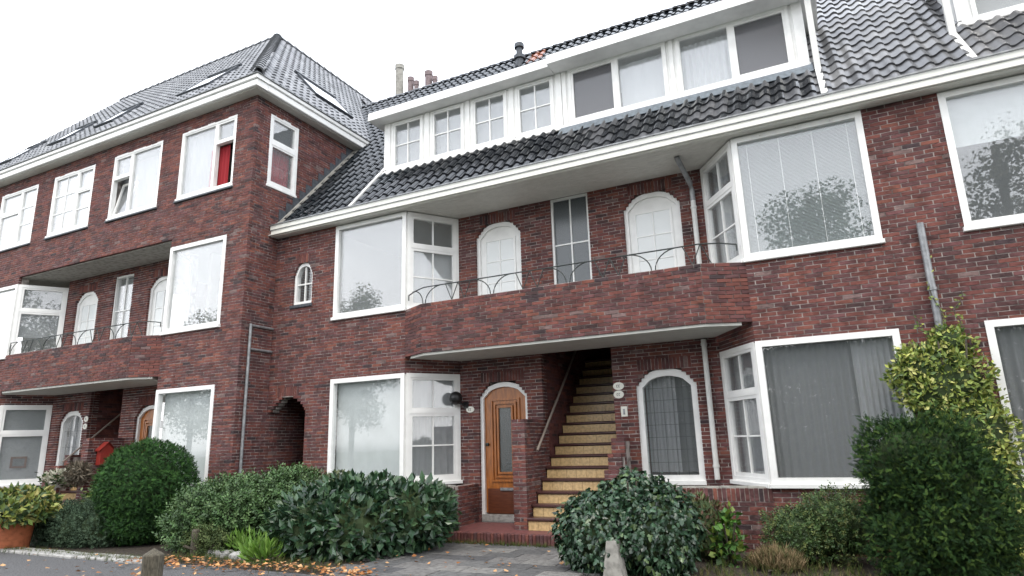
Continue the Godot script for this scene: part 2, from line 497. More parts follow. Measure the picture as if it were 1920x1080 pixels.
func tiles(list: Array, base: Vector3, u: Vector3, v: Vector3, cols: int, rows: int, ok: Callable, tone_of: Callable) -> void:
	var nn := u.cross(v)
	for r in rows:
		for q in cols:
			var o := base + u * (q * TW) + v * (r * TL)
			var ctr := o + u * TW * 0.5 + v * TL * 0.5
			if not ok.call(ctr): continue
			var b := Basis(u, v, nn) * Basis(Vector3.BACK, rng.randfn(0, 0.006)) * Basis(Vector3.RIGHT, rng.randfn(0, 0.004))
			list.append([Transform3D(b, o + nn * rng.randf_range(0, 0.003)), tone_of.call(ctr), seen(ctr, nn)])
func deck(mb: MB, a: Vector3, b: Vector3, d: Vector3, e: Vector3, th := 0.1) -> void:
	var nn := (b - a).cross(e - a).normalized() * th
	mb.quad(a, b, d, e); mb.quad(b - nn, a - nn, e - nn, d - nn)
	mb.quad(a - nn, b - nn, b, a); mb.quad(b - nn, d - nn, d, b); mb.quad(d - nn, e - nn, e, d); mb.quad(e - nn, a - nn, a, e)
func caps(parent: Node, a: Vector3, b: Vector3, step: float, r: float, m: Material) -> void: # half-round ridge tiles, one by one
	var nn := int((b - a).length() / step)
	var t := (b - a).normalized()
	var s := t.cross(Vector3.UP).normalized(); var w := s.cross(t)
	var mb := MB.new()
	for k in 8:
		var g := PI * k / 8; var h := PI * (k + 1) / 8
		var da := s * cos(g) + w * sin(g); var db := s * cos(h) + w * sin(h)
		var l := t * (step * 1.12)
		mb.quadn([db * r * 1.12, da * r * 1.12, da * r * 0.86 + l, db * r * 0.86 + l], [db, da, da, db])
		mb.quad(db * r * 0.8, da * r * 0.8, da * r * 1.12, db * r * 1.12)
	var cap := mb.mesh()
	for k in nn:
		var o := MeshInstance3D.new()
		o.name = "ridge_tile"; o.mesh = cap; o.material_override = m
		parent.add_child(o, true)
		o.position = a + t * step * k
func flat_prism(mb: MB, p: Array, y0: float, y1: float) -> void: # p: Vector2(x, z) outline seen from above, either sense
	var q := []
	for a in p: q.append(Vector2(a.x, -a.y))
	if not Geometry2D.is_polygon_clockwise(PackedVector2Array(q)): pass
	else: q.reverse()
	mb.xf = Transform3D(Basis(Vector3.RIGHT, Vector3(0, 0, -1), Vector3.UP), Vector3.ZERO)
	mb.prism(q, y0, y1)
	mb.xf = Transform3D.IDENTITY

# ---------------------------------------------------------------- one pair of homes: two bays, a recess with doors, stairs and a balcony
const BAY0 := -8.70
const BAY1 := -6.945
const BAY2 := -0.875
const BAY3 := 0.90
const SG := 0.885
const TG := 2.84
const SF := 4.05
const TF := 5.98
const REC := 0.92
# black algae stains on the parapet, where the photograph shows them: [along, height, half width, half height]
const STAINS := [[2.25, 3.90, 0.17, 0.11], [3.3, 3.97, 0.12, 0.05], [4.72, 3.95, 0.2, 0.08]]
func stained(x: float, y: float, t: int) -> int:
	for q in STAINS:
		if pow((x - q[0]) / q[2], 2) + pow((y - q[1]) / q[3], 2) < 1.0: return 9 if rng.randf() < 0.7 else 0
	return t
func arched_door(parent: Node, called: String, fr: Transform3D, x0: float, x1: float, y0: float, ysh: float, ytop: float) -> Node3D:
	var d := node(called, parent, fr)
	var mb := MB.new()
	mb.ring(arch_poly(x0, x1, y0, ysh, ytop, -0.02), arch_poly(x0, x1, y0, ysh, ytop, 0.07), -0.16, -0.055)
	part("frame", mb, M.white, d)
	mb = MB.new()
	mb.prism(arch_poly(x0, x1, y0, ysh, ytop, 0.065), -0.135, -0.095)
	part("leaf", mb, M.white, d)
	return d
func arched_window(parent: Node, called: String, fr: Transform3D, x0: float, x1: float, y0: float, ysh: float, ytop: float, fw: float, nx: int, ny: int, lead: bool, sill := 0.05) -> Node3D:
	var d := node(called, parent, fr)
	var mb := MB.new()
	mb.ring(arch_poly(x0, x1, y0, ysh, ytop, -0.02), arch_poly(x0, x1, y0, ysh, ytop, fw), -0.16, -0.05)
	part("frame", mb, M.white, d)
	mb = MB.new()
	pane_mesh(mb, arch_poly(x0, x1, y0, ysh, ytop, fw), -0.10, false)
	part("pane", mb, M.glass, d)
	if lead:
		mb = MB.new()
		for k in range(1, nx):
			var x := lerpf(x0 + fw, x1 - fw, float(k) / nx)
			mb.box(x - .0026, x + .0026, y0 + fw, ytop - fw - 0.03, -0.099, -0.095)
		for k in range(1, ny):
			var y := lerpf(y0 + fw, ytop - fw, float(k) / ny)
			mb.box(x0 + fw, x1 - fw, y - .0026, y + .0026, -0.0985, -0.0955)
		part("lead_came", mb, M.iron, d)
	else:
		muntins(d, x0 + fw, x1 - fw, y0 + fw, ytop - fw - 0.01, nx, ny, -0.09, "white", 0.026)
	if sill > 0:
		mb = MB.new()
		mb.bevel(x0 - 0.01, x1 + 0.01, y0 - 0.05, y0 + 0.02, -0.12, -0.05 + sill, 0.006)
		part("sill", mb, M.white, d)
	return d

func unit(house: Node3D, wall: Node3D, list: Array, mort: MB, dx: float, zf: float, mirror: bool, top: float, bars: bool, who: String) -> void:
	var P := func(x: float, z: float) -> Vector3: return Vector3(x + dx, 0, z + zf)
	var fr0 := F(Vector3(dx, 0, zf)); var fr1 := F(Vector3(dx, 0, zf - REC))
	var al := rad_to_deg(atan2(REC, 0.625)); var ln := sqrt(REC * REC + 0.625 * 0.625)
	var fa := F(P.call(BAY1, 0.0), al); var fb := F(P.call(BAY2 - 0.625, -REC), -al)
	# flat bay windows, one great pane each
	for b in [[BAY0, BAY1], [BAY2, BAY3]]:
		var x0: float = b[0]; var x1: float = b[1]
		window(house, "bay_window", fr0, x0, x1, SG, TG, [full(x0, x1, SG, TG, 0.085)], 0.085)
		window(house, "bay_window", F(Vector3(0, 0, zf)), x0 + dx, x1 + dx, SF, minf(TF, top - 0.02), [full(x0 + dx, x1 + dx, SF, minf(TF, top - 0.02), 0.085)], 0.085)
	# canted sides of the bays: a light over a casement
	for a in [fa, fb]:
		for lv in [[SG, TG], [SF, TF]]:
			var tr: float = lv[1] - 0.36 * (lv[1] - lv[0])
			var nx := 2 if bars else 1
			var e0 := 0.03 if a == fa else 0.005; var e1 := 0.005 if a == fa else 0.03
			window(house, "side_window", a, e0, ln - e1, lv[0], lv[1], [[e0 + .075, ln - e1 - .075, lv[0] + .075, tr - .03, nx, 2 if bars else 1, 0.05], [e0 + .075, ln - e1 - .075, tr + .03, lv[1] - .075, nx, 1, 0.045]], 0.075, 0.012)
		var op := [[-1.0, 3.0, SG, TG], [-1.0, 3.0, SF, 9.0]]
		bricks(list, a, 0.0, ln, 0.0, SF, op, [0.008, 0.0] if a == fa else [0.0, 0.0], [0.0, 0.0] if a == fa else [0.008, 0.0])
		core(mort, a, 0.03, ln - 0.03, 0.0, SF, op, 0.2)
	# recess wall
	var gd := [-5.92, -4.92]; var gw := [-2.91, -1.91]; var well := [-4.61, -3.30]
	if mirror:
		gd = [-2.90, -1.90]; gw = [-5.93, -4.93]; well = [-4.72, -3.46]
	var op := []
	op += stepped(-5.93, -4.94, 3.15, 5.52, 5.76)
	op += stepped(-2.90, -1.90, 3.15, 5.52, 5.76)
	op.append([-4.30, -3.55, 3.15, 6.0])
	op += stepped(gd[0], gd[1], 0.0, 2.40, 2.64)
	op += stepped(gw[0], gw[1], 0.86, 2.40, 2.64)
	op.append([well[0], well[1], 0.0, 3.14])
	core(mort, fr1, BAY1 + 0.6, BAY2 - 0.6, 0.0, top, op)
	var sold := [[-5.83, -5.04, 5.76, 5.97], [-2.80, -2.0, 5.76, 5.97], [gd[0] + .05, gd[1] - .05, 2.64, 2.84], [gw[0] + .05, gw[1] - .05, 2.64, 2.84]]
	bricks(list, fr1, BAY1 + 0.625, BAY2 - 0.625, 0.0, top, op + sold)
	for s in sold: soldiers(list, fr1, s[0], s[1], s[2], 0.0)
	# upper doors
	for x0 in [-5.93, -2.90]:
		var d := arched_door(house, "balcony_door", fr1, x0, x0 + 1.0, 3.2, 5.50, 5.76)
		var mb := MB.new()
		mb.box(x0 + 0.19, x0 + 0.81, 3.7, 5.42, -0.105, -0.088)
		part("pane", mb, M.glass_milk, d)
		mb = MB.new()
		mb.ring(rect(x0 + 0.16, x0 + 0.84, 3.67, 5.45), rect(x0 + 0.20, x0 + 0.80, 3.71, 5.41), -0.1, -0.078)
		part("moulding", mb, M.white, d)
		muntins(d, x0 + 0.2, x0 + 0.8, 3.7, 5.42, 2, 4, -0.088, "white", 0.02)
		mb = MB.new()
		mb.tube([Vector3(x0 + 0.885, 4.2, -0.095), Vector3(x0 + 0.885, 4.2, -0.05), Vector3(x0 + 0.80, 4.2, -0.045)], 0.011)
		part("handle", mb, M.zinc, d)
	# tall stair window
	window(house, "stair_window", fr1, -4.30, -3.55, 3.3, 6.0, [[-4.26, -3.59, 3.34, 5.96, 2, 3, 0.0]], 0.04, -0.03, "white", 0.0, "glass_frost" if bars else "glass")
	# front door
	var d := node("front_door", house, fr1)
	var mb := MB.new()
	mb.ring(arch_poly(gd[0], gd[1], 0.18, 2.38, 2.62, -0.02), arch_poly(gd[0], gd[1], 0.18, 2.38, 2.62, 0.065), -0.17, -0.06)
	part("frame", mb, M.white, d)
	mb = MB.new()
	mb.prism(arch_poly(gd[0], gd[1], 0.27, 2.38, 2.62, 0.06), -0.15, -0.115)
	part("leaf", mb, M.wood, d)
	var gx: float = gd[0] + 0.5
	for s in [0.30, 0.23, 0.165]:
		mb = MB.new()
		mb.ring(rect(gx - s, gx + s, 0.86 + (0.30 - s), 2.34 - (0.30 - s)), rect(gx - s + .035, gx + s - .035, 0.895 + (0.30 - s), 2.305 - (0.30 - s)), -0.12, -0.088 + (0.3 - s) * .12)
		part("moulding", mb, M.wood, d)
	mb = MB.new()
	mb.box(gx - 0.13, gx + 0.13, 1.03, 2.17, -0.125, -0.105)
	part("pane", mb, M.glass_door, d)
	mb = MB.new()
	mb.box(gx - 0.40, gx + 0.40, 0.31, 0.74, -0.12, -0.108)
	part("panel", mb, M.wood_dark, d)
	mb = MB.new()
	mb.bevel(gx - 0.14, gx + 0.14, 0.70, 0.755, -0.115, -0.085, 0.01)
	part("letter_slot", mb, M.zinc, d)
	mb = MB.new()
	mb.lathe([Vector2(0.0, 0.0), Vector2(0.03, 0.004), Vector2(0.018, 0.03), Vector2(0.03, 0.05), Vector2(0.0, 0.06)], Vector3.ZERO, 12)
	var kn := part("door_knob", mb, M.iron, d)
	kn.transform = Transform3D(Basis(Vector3.RIGHT, PI / 2), Vector3(gd[0] + 0.12, 1.52, -0.115))
	mb = MB.new()
	mb.box(gd[0] - 0.01, gd[1] + 0.01, 0.18, 0.30, -0.2, -0.05)
	part("threshold", mb, M.stone, d)
	# ground window with leaded lights
	arched_window(house, "leaded_window", fr1, gw[0], gw[1], 0.86, 2.40, 2.64, 0.10, 5 if bars else 3, 8 if bars else 4, true, 0.06)
	# stairs: dark nosings, yellow tiled risers
	var st := node("stairs", house, F(Vector3(dx, 0, zf)))
	var wx0: float = well[0] + 0.03; var wx1: float = well[1] - 0.02
	for k in 16:
		var y := 0.18 + k * 0.188; var z := -0.08 - k * 0.206
		var nt := 7
		for j in nt:
			mb = MB.new()
			var xa := lerpf(wx0, wx1, float(j) / nt) + .002; var xb := lerpf(wx0, wx1, float(j + 1) / nt) - .002
			mb.box(xa, xb, y, y + 0.135, z - 0.04, z + rng.randf_range(-.001, .001))
			if k < 13: part("riser_tile", mb, M.riser, st)
			elif j == 0:
				mb.box(wx0, wx1, y, y + 0.135, z - 0.04, z); part("riser_tile", mb, M.riser, st)
		mb = MB.new()
		mb.bevel(wx0 - .012, wx1 + .012, y + 0.14, y + 0.188, z - 0.25, z + 0.028, 0.014)
		part("nosing", mb, M.nosing, st)
	mb = MB.new()
	mb.box(wx0, wx1, 0.02, 0.18, -3.5, -0.13)
	for k in 16: mb.box(wx0, wx1, 0.18 + (k - 1) * 0.188, 0.17 + k * 0.188, -3.6, -0.13 - k * 0.206)
	part("stair_body", mb, M.mortar, st)
	mb = MB.new()
	mb.tube([Vector3(well[0] + 0.09, 1.40, -0.40), Vector3(well[0] + 0.09, 2.55, -1.66), Vector3(well[0] + 0.09, 4.0, -3.2)], 0.022)
	for q in [0.1, 0.9]: mb.tube([Vector3(well[0], 1.36 + q, -.45 - q * 1.096), Vector3(well[0] + .09, 1.38 + q, -.45 - q * 1.096)], 0.01)
	part("handrail", mb, M.rail_wood, st)
	mb = MB.new() # walls of the stairwell
	mb.box(well[0] - 0.14, well[0], 0.0, 6.0, -4.4, -REC - 0.22)
	mb.box(well[1], well[1] + 0.14, 0.0, 6.0, -4.4, -REC - 0.22)
	mb.box(well[0] - 0.14, well[1] + 0.14, 0.0, 6.0, -4.6, -4.4)
	mb.box(well[0] - 0.14, well[1] + 0.14, 6.0, 6.1, -4.6, -REC - 0.22)
	mb.xf = F(Vector3(dx, 0, zf))
	var w2 := MB.new(); w2.xf = F(Vector3(dx, 0, zf)); w2.v = mb.v; w2.n = mb.n; w2.c = mb.c
	for k in w2.v.size(): w2.v[k] = w2.xf * w2.v[k]
	part("stairwell", w2, M.lining_brick, house)
	bricks(list, F(P.call(well[0] + 0.008, -REC), 90.0), 0.08, 1.9, 0.2, 5.0, [])
	# brick pier between door and stairs, and the stepped cheek on the other side
	var px: float = well[0] - 0.24 if not mirror else well[1]
	var pf := F(P.call(px, -0.12)); var pr := F(P.call(px + 0.24, -0.12), 90.0)
	bricks(list, pf, 0.0, 0.24, 0.18, 1.92, [], [0.0, 0.0], [0.0, 0.075])
	bricks(list, pr, 0.0, 0.8, 0.18, 1.92, [], [0.075, 0.0])
	mort.xf = F(P.call(px, 0.0)); mort.box(0.008, 0.232, 0.17, 1.915, -REC - .1, -0.128); mort.xf = Transform3D.IDENTITY
	var cx: float = well[1] if not mirror else well[0] - 0.24
	for s in [[-0.92, -0.62, 1.56], [-0.62, -0.40, 1.32], [-0.40, -0.18, 1.08], [-0.18, 0.0, 0.84]]:
		bricks(list, F(P.call(cx, s[1])), 0.0, 0.22, 0.18, s[2], [])
		var lf := F(P.call(cx, s[0]), -90.0)
		bricks(list, lf, 0.08, s[1] - s[0], 0.18, s[2], [])
		mort.xf = F(P.call(cx, 0.0)); mort.box(0.008, 0.214, 0.1, s[2] - 0.004, s[0] - .06, s[1] - 0.008); mort.xf = Transform3D.IDENTITY
		put_brick(list, Transform3D(Basis(Vector3.RIGHT, Vector3(0, 0, -1), Vector3.UP), P.call(cx + 0.11, (s[0] + s[1]) * .5) + Vector3(0, s[2], 0)), 0, 0, 0.215, s[1] - s[0] - 0.01, 3, 0.05)
	# low garden walls in front of the recess, a soldier course on top
	for g in ([[BAY1, -5.95], [-3.06, BAY2]] if not mirror else [[BAY1, -4.98], [-1.86, BAY2]]):
		var o3 := [[-99.0, 99.0, 0.66, 0.84]]
		bricks(list, fr0, g[0], g[1], 0.0, 0.66, [])
		soldiers(list, fr0, g[0], g[1], 0.66, 0.0, 0.18)
		mort.xf = fr0; mort.box(g[0], g[1], 0.0, 0.835, -0.2, -0.008); mort.xf = Transform3D.IDENTITY
		if g[1] < -4.0:
			bricks(list, F(P.call(g[1], 0.0), 90.0), 0.07, REC, 0.0, 0.83, [])
			mort.xf = F(P.call(g[1], 0.0), 90.0); mort.box(0.03, REC, 0.0, 0.825, -0.2, -0.008); mort.xf = Transform3D.IDENTITY
		var cop := MB.new(); cop.xf = fr0
		var cxx: float = g[0]
		while cxx < g[1] - 0.05:
			var l := minf(rng.randf_range(0.15, 0.4), g[1] - cxx)
			cop.box(cxx + .004, cxx + l - .004, 0.835, 0.848 + rng.randf() * 0.012, -0.19 - rng.randf() * .02, -0.012 - rng.randf() * 0.03)
			cxx += l
		part("wall_coping", cop, M.concrete, house)
	# stoop
	var so := node("stoop", house, fr0)
	mb = MB.new()
	if not mirror:
		mb.box(-5.98, -3.02, 0.02, 0.175, -REC, 0.33)
		part("slab", mb, M.quarry, so)
		var xx := -5.98
		while xx < -3.04:
			mb = MB.new()
			mb.bevel(xx + .004, xx + .056, 0.03, 0.178 + rng.randf() * .004, 0.30, 0.395 + rng.randf() * .003, 0.008)
			part("edging_brick", mb, tone_mats[rng.randi_range(1, 7)], so)
			xx += 0.06
	else:
		mb.box(-5.0, -1.88, 0.02, 0.175, -REC, 0.33)
		part("slab", mb, M.quarry, so)
	# balcony
	var ba := node("balcony", house)
	var bl := []; var bm := MB.new()
	var bf := F(P.call(-6.40, 0.28)); var cl := sqrt(0.545 * 0.545 + 0.28 * 0.28); var ca := rad_to_deg(atan2(0.28, 0.545))
	bricks(bl, bf, 0.0, 4.93, 3.13, 4.03, [], [0.0, 0.012], [0.0, 0.012], stained)
	bricks(bl, F(P.call(-6.945, 0.0), -ca), 0.0, cl, 3.13, 4.03, [], [0.0, 0.0], [0.012, 0.0])
	var cl2 := sqrt(0.595 * 0.595 + 0.28 * 0.28); var ca2 := rad_to_deg(atan2(0.28, 0.595))
	bricks(bl, F(P.call(-1.47, 0.28), ca2), 0.0, cl2, 3.13, 4.03, [], [0.012, 0.0], [0.0, 0.0])
	var core_poly := [Vector2(-6.94, -0.012), Vector2(-6.40, 0.27), Vector2(-1.472, 0.268), Vector2(-0.89, -0.016), Vector2(-0.93, -0.13), Vector2(-1.5, 0.14), Vector2(-6.37, 0.14), Vector2(-6.9, -0.13)]
	for k in 3:
		var q: Array = [[0, 1, 6, 7], [1, 2, 5, 6], [2, 3, 4, 5]][k]
		var pp := []
		for j in q: pp.append(Vector2(core_poly[j].x + dx, core_poly[j].y + zf))
		flat_prism(bm, pp, 3.14, 4.022)
	var par := part("parapet", bm, M.mortar, ba)
	lay(par, "brick", "brickwork", brick_unit, bl, 90 if not mirror else 40, tone_mats, tones, M.brick)
	mb = MB.new()
	var sp := []
	for p in [Vector2(-6.80, 0.03), Vector2(-6.37, 0.25), Vector2(-1.5, 0.25), Vector2(-1.02, 0.03), Vector2(-1.55, -REC + .02), Vector2(-6.28, -REC + .02)]: sp.append(Vector2(p.x + dx, p.y + zf))
	flat_prism(mb, sp, 3.085, 3.20)
	part("floor_slab", mb, M.slab if not mirror else M.slab, ba)
	# railing of bent iron
	var ra := node("railing", ba)
	var ry := 4.335
	var pts := [P.call(-6.87, 0.0) + Vector3(0, ry - .05, 0), P.call(-6.66, 0.09) + Vector3(0, ry - .01, 0), P.call(-6.38, 0.22) + Vector3(0, ry, 0), P.call(-1.48, 0.22) + Vector3(0, ry, 0), P.call(-1.2, 0.10) + Vector3(0, ry, 0), P.call(-0.97, 0.0) + Vector3(0, ry - .03, 0)]
	mb = MB.new(); mb.tube(pts, 0.011, 6)
	mb.tube([pts[0], pts[0] - Vector3(0, .1, 0)], 0.011, 6); mb.tube([pts[5], pts[5] - Vector3(0, .1, 0)], 0.011, 6)
	part("top_rail", mb, M.iron, ra)
	var yb := 4.03
	var at := func(x: float, y: float) -> Vector3:
		if x < -6.38: return P.call(x, 0.22 - (-6.38 - x) * 0.5) + Vector3(0, y, 0)
		if x > -1.48: return P.call(x, 0.22 - (x + 1.48) * 0.5) + Vector3(0, y, 0)
		return P.call(x, 0.22) + Vector3(0, y, 0)
	var xm := -6.72
	while xm < -1.2:
		mb = MB.new()
		for s in [-1.0, 1.0]:
			var arc := []
			for k in 9:
				var t := k / 8.0 * PI * 0.5
				arc.append(at.call(xm + 0.34 + s * (0.03 + 0.36 * (1 - cos(t)) * 1.0), yb + (ry - yb) * sin(t)))
			if xm + 0.34 + s * 0.39 < -0.95: mb.tube(arc, 0.010, 5)
		part("scroll", mb, M.iron, ra)
		for w in [[0.80, 0.93], [1.06, 0.93], [1.06, 1.19], [1.32, 1.19]]:
			if xm + w[0] > -1.3: continue
			mb = MB.new(); mb.tube([at.call(xm + w[1], yb), at.call(xm + w[0], ry)], 0.009, 5)
			part("bar", mb, M.iron, ra)
		xm += 1.40

# ---------------------------------------------------------------- the terrace
func pipe(parent: Node, called: String, path: Array, r: float, m: String, brackets: Array = []) -> MeshInstance3D:
	var mb := MB.new()
	mb.tube(path, r, 12)
	for b in brackets: mb.tube([b - Vector3(0, 0.02, 0), b + Vector3(0, 0.02, 0)], r * 1.25, 12)
	return part(called, mb, M[m], parent)
func dormer(house: Node3D, called: String, x0: float, x1: float, f0: float, f1: float, zfas: float, ws: Array) -> void:
	var d := node(called, house)
	var op := []
	for w in ws: op.append([w[0], w[1], w[2], w[3]])
	var mb := MB.new()
	core(mb, F(Vector3(0, 0, -0.892)), x0, x1, 7.31, 8.58, op, 0.10, 0.0)
	mb.box(x0, x0 + 0.08, 7.0, 8.58, -2.2, -1.0)
	mb.box(x1 - 0.08, x1, 7.0, 8.58, -2.2, -1.0)
	part("front_panel", mb, M.white, d)
	var xs := [x0]
	for k in ws.size() - 1: xs.append((ws[k][1] + ws[k + 1][0]) * 0.5)
	xs.append(x1)
	for k in xs.size(): # pilasters between the windows
		mb = MB.new()
		var a: float = x0 if k == 0 else ws[k - 1][1] + 0.05
		var b: float = x1 if k == xs.size() - 1 else ws[k][0] - 0.05
		mb.bevel(a, b, 7.34, 8.57, -0.91, -0.872, 0.006)
		part("pilaster", mb, M.white, d)
	mb = MB.new()
	mb.box(f0, f1, 8.57, 8.66, -2.2, zfas + 0.06)
	mb.box(f0 - .02, f1 + .02, 8.655, 8.76, -2.3, zfas + 0.03)
	mb.bevel(f0 - .04, f1 + .04, 8.75, 8.80, -2.35, zfas, 0.012)
	part("fascia", mb, M.white, d)
	mb = MB.new()
	mb.box(f0 - .03, f1 + .03, 8.80, 8.815, -2.4, zfas - 0.02)
	part("roof_felt", mb, M.dark_lead, d)
	mb = MB.new()
	mb.bevel(x0 - .02, x1 + .01, 7.33, 7.40, -0.95, -0.82, 0.01)
	part("sill_board", mb, M.white, d)

func main_house() -> void:
	var h := thing("terrace_house", "red brown brick terrace house with white bay windows, balcony and long dormer under dark pantiles", "house")
	var list := []
	var mort := MB.new()
	var wall := node("front_wall", h)
	var f0 := F(Vector3.ZERO)
	var bay := [[BAY0, BAY1, SG, TG], [BAY0, BAY1, SF, 6.0]]
	var opA := bay + [[-10.40, -9.33, 0.0, 2.28], [-10.27, -9.36, 2.28, 2.34], [-10.20, -9.40, 2.34, 2.40], [-10.13, -9.46, 2.40, 2.46], [-10.05, -9.55, 2.46, 2.52], [-9.98, -9.66, 2.52, 2.56]] + stepped(-9.83, -9.30, 4.46, 5.10, 5.34)
	core(mort, f0, -10.35, BAY1, 0.0, 6.0, opA)
	var sold := [[-10.16, -9.52, 2.56, 2.76], [-9.76, -9.38, 5.34, 5.52]]
	bricks(list, f0, -10.35, BAY1, 0.0, 6.0, opA + sold, [0.0, 0.0], [0.0, 0.008])
	for s in sold: soldiers(list, f0, s[0], s[1], s[2], 0.02 if s[2] < 3 else 0.0)
	var opB := [[BAY2, BAY3, SG, TG], [BAY2, BAY3, SF, 6.0], [1.82, 3.60, SG, TG], [1.82, 3.60, SF, 6.0]]
	core(mort, f0, BAY2, 6.0, 0.0, 6.0, opB)
	bricks(list, f0, BAY2, 4.6, 0.0, 6.0, opB, [0.0, 0.008])
	unit(h, wall, list, mort, 0.0, 0.0, false, 6.0, true, "terrace")
	part("mortar_joints", mort, M.mortar, wall)
	lay(wall, "brick", "brickwork", brick_unit, list, 210, tone_mats, tones, M.brick)
	for lv in [[SG, TG], [SF, TF]]:
		window(h, "bay_window", f0, 1.82, 3.60, lv[0], lv[1], [full(1.82, 3.60, lv[0], lv[1], 0.085)], 0.085)
	arched_window(h, "small_window", f0, -9.83, -9.30, 4.46, 5.10, 5.34, 0.06, 2, 2, false, 0.0)
	var mb := MB.new()
	mb.bevel(-9.88, -9.27, 4.38, 4.45, -0.1, 0.03, 0.01)
	part("stone_sill", mb, M.dark_lead, h)
	# passage to the back garden
	mb = MB.new()
	mb.box(-9.324, -9.1, 0.0, 2.9, -8.0, -0.25)
	mb.box(-10.35, -9.1, 2.62, 2.9, -8.0, -0.25)
	mb.box(-10.35, -9.1, 0.0, 2.9, -8.2, -8.0)
	part("passage_lining", mb, M.lining_brick, h)
	# rooms behind the windows
	mb = MB.new()
	for y in [0.0, 2.98, 6.03]:
		mb.box(-9.08, -6.97, y, y + 0.12, -5.0, -0.26); mb.box(-6.97, -4.76, y, y + 0.12, -5.0, -1.2); mb.box(-3.15, -0.85, y, y + 0.12, -5.0, -1.2); mb.box(-0.85, 5.9, y, y + 0.12, -5.0, -0.26)
	mb.box(-9.1, 5.9, 0.0, 9.0, -5.1, -4.98)
	for x in [-9.08, -6.2, -1.62, 1.3, 5.8]: mb.box(x, x + 0.1, 0.1, 6.0, -5.0, -0.25 if x < -9 or x > 1 else -1.2)
	mb.box(-8.3, 0.5, 8.9, 9.0, -5.0, -2.6)
	part("room_shell", mb, M.inner, h)
	mb = MB.new()
	mb.box(-10.3, 6.0, 0.0, 6.4, -10.7, -10.5); mb.box(5.9, 6.1, 0.0, 6.0, -10.5, -0.25)
	part("back_wall", mb, M.lining_brick, h)
	# eaves: planked soffit, fascia and gutter
	var so := node("soffit", h)
	var z := -0.93
	while z < 0.18:
		var cuts := [-10.35, -6.4 + 0.3 * sin(z * 40), -2.2 + 0.4 * sin(z * 31), 2.4, 6.0] if z > -0.05 else [-6.98, -4.2 + 0.5 * sin(z * 40), -0.84]
		for k in cuts.size() - 1:
			mb = MB.new()
			mb.box(cuts[k] + .001, cuts[k + 1] - .001, 6.0, 6.018, z + 0.003, z + 0.097)
			part("plank", mb, M.soffit, so)
		z += 0.1
	mb = MB.new()
	mb.box(-10.35, 6.0, 6.018, 6.03, -0.93, 0.17)
	part("soffit_backing", mb, M.inner, h)
	mb = MB.new()
	mb.bevel(-10.34, 6.0, 5.985, 6.13, 0.16, 0.215, 0.006)
	mb.bevel(-10.34, 6.0, 6.13, 6.225, 0.12, 0.235, 0.006)
	part("fascia", mb, M.cream, h)
	mb = MB.new()
	mb.box(-10.34, 6.0, 6.225, 6.245, 0.235, 0.262); mb.box(-10.34, 6.0, 6.12, 6.13, 0.0, 0.235); mb.box(-10.34, 6.0, 6.13, 6.3, 0.0, 0.01)
	part("gutter", mb, M.zinc, h)
	# roof
	var roof := node("roof", h)
	var c := 1.0 / sqrt(1 + SLOPE * SLOPE); var s := SLOPE * c
	var Y := func(zz: float) -> float: return 6.35 - SLOPE * zz
	var zr := -5.35
	mb = MB.new()
	var dk := func(xa: float, xb: float, za: float, zb: float) -> void: deck(mb, Vector3(xa, Y.call(za) - .03, za), Vector3(xb, Y.call(za) - .03, za), Vector3(xb, Y.call(zb) - .03, zb), Vector3(xa, Y.call(zb) - .03, zb))
	dk.call(-10.32, -8.2, 0.12, zr); dk.call(-13.0, -10.32, -2.45, zr)
	dk.call(-8.2, 0.42, 0.12, -0.9); dk.call(-8.2, 0.42, -2.15, zr); dk.call(0.42, 6.0, 0.12, zr)
	deck(mb, Vector3(6.0, Y.call(zr), zr), Vector3(-13.0, Y.call(zr), zr), Vector3(-13.0, 6.3, zr - 5.3), Vector3(6.0, 6.3, zr - 5.3))
	part("roof_deck", mb, M.dark_lead, roof)
	var tl := []
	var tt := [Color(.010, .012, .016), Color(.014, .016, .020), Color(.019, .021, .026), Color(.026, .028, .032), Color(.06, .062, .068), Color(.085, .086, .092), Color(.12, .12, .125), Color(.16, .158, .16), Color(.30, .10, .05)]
	var ok := func(p: Vector3) -> bool:
		if p.z < zr: return false
		if p.x > -8.2 and p.x < 0.46 and p.y > 7.30 and p.y < 8.86: return false
		if p.x > -3.98 and p.x < 0.46 and p.y > 7.12 and p.y < 8.86: return false
		if p.x > 2.40 and p.y > 7.30 and p.y < 8.86: return false
		if p.y > 9.0: return p.x > -10.05 - (p.y - 9.33) / 1.15 - 0.05
		return p.x > -10.33
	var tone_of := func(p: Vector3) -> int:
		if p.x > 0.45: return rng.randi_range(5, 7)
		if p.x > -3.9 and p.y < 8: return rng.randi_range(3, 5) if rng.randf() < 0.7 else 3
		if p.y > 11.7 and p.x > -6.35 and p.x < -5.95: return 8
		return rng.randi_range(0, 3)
	var zb := 0.15
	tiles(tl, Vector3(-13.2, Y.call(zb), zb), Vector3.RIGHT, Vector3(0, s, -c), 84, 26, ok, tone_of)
	var tmats := []
	for k in tt.size():
		tmats.append(mat("tile_tone_%d" % k, (tt[k] as Color).linear_to_srgb(), 0.17 if k < 4 else 0.36, M.tile.albedo_texture, 0.6, false, M.tile.normal_texture, 0.06))
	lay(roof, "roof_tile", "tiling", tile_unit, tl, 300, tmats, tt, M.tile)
	caps(roof, Vector3(-12.9, Y.call(zr) - 0.02, zr), Vector3(5.0, Y.call(zr) - 0.02, zr), 0.34, 0.11, tmats[1])
	# stepped lead flashing against the taller block
	for k in 13:
		var zz := 0.02 - k * 0.19
		mb = MB.new()
		mb.box(-10.352, -10.335, Y.call(zz) - 0.05, Y.call(zz) + 0.36, zz - 0.21, zz)
		part("flashing", mb, M.dark_lead, roof)
	mb = MB.new()
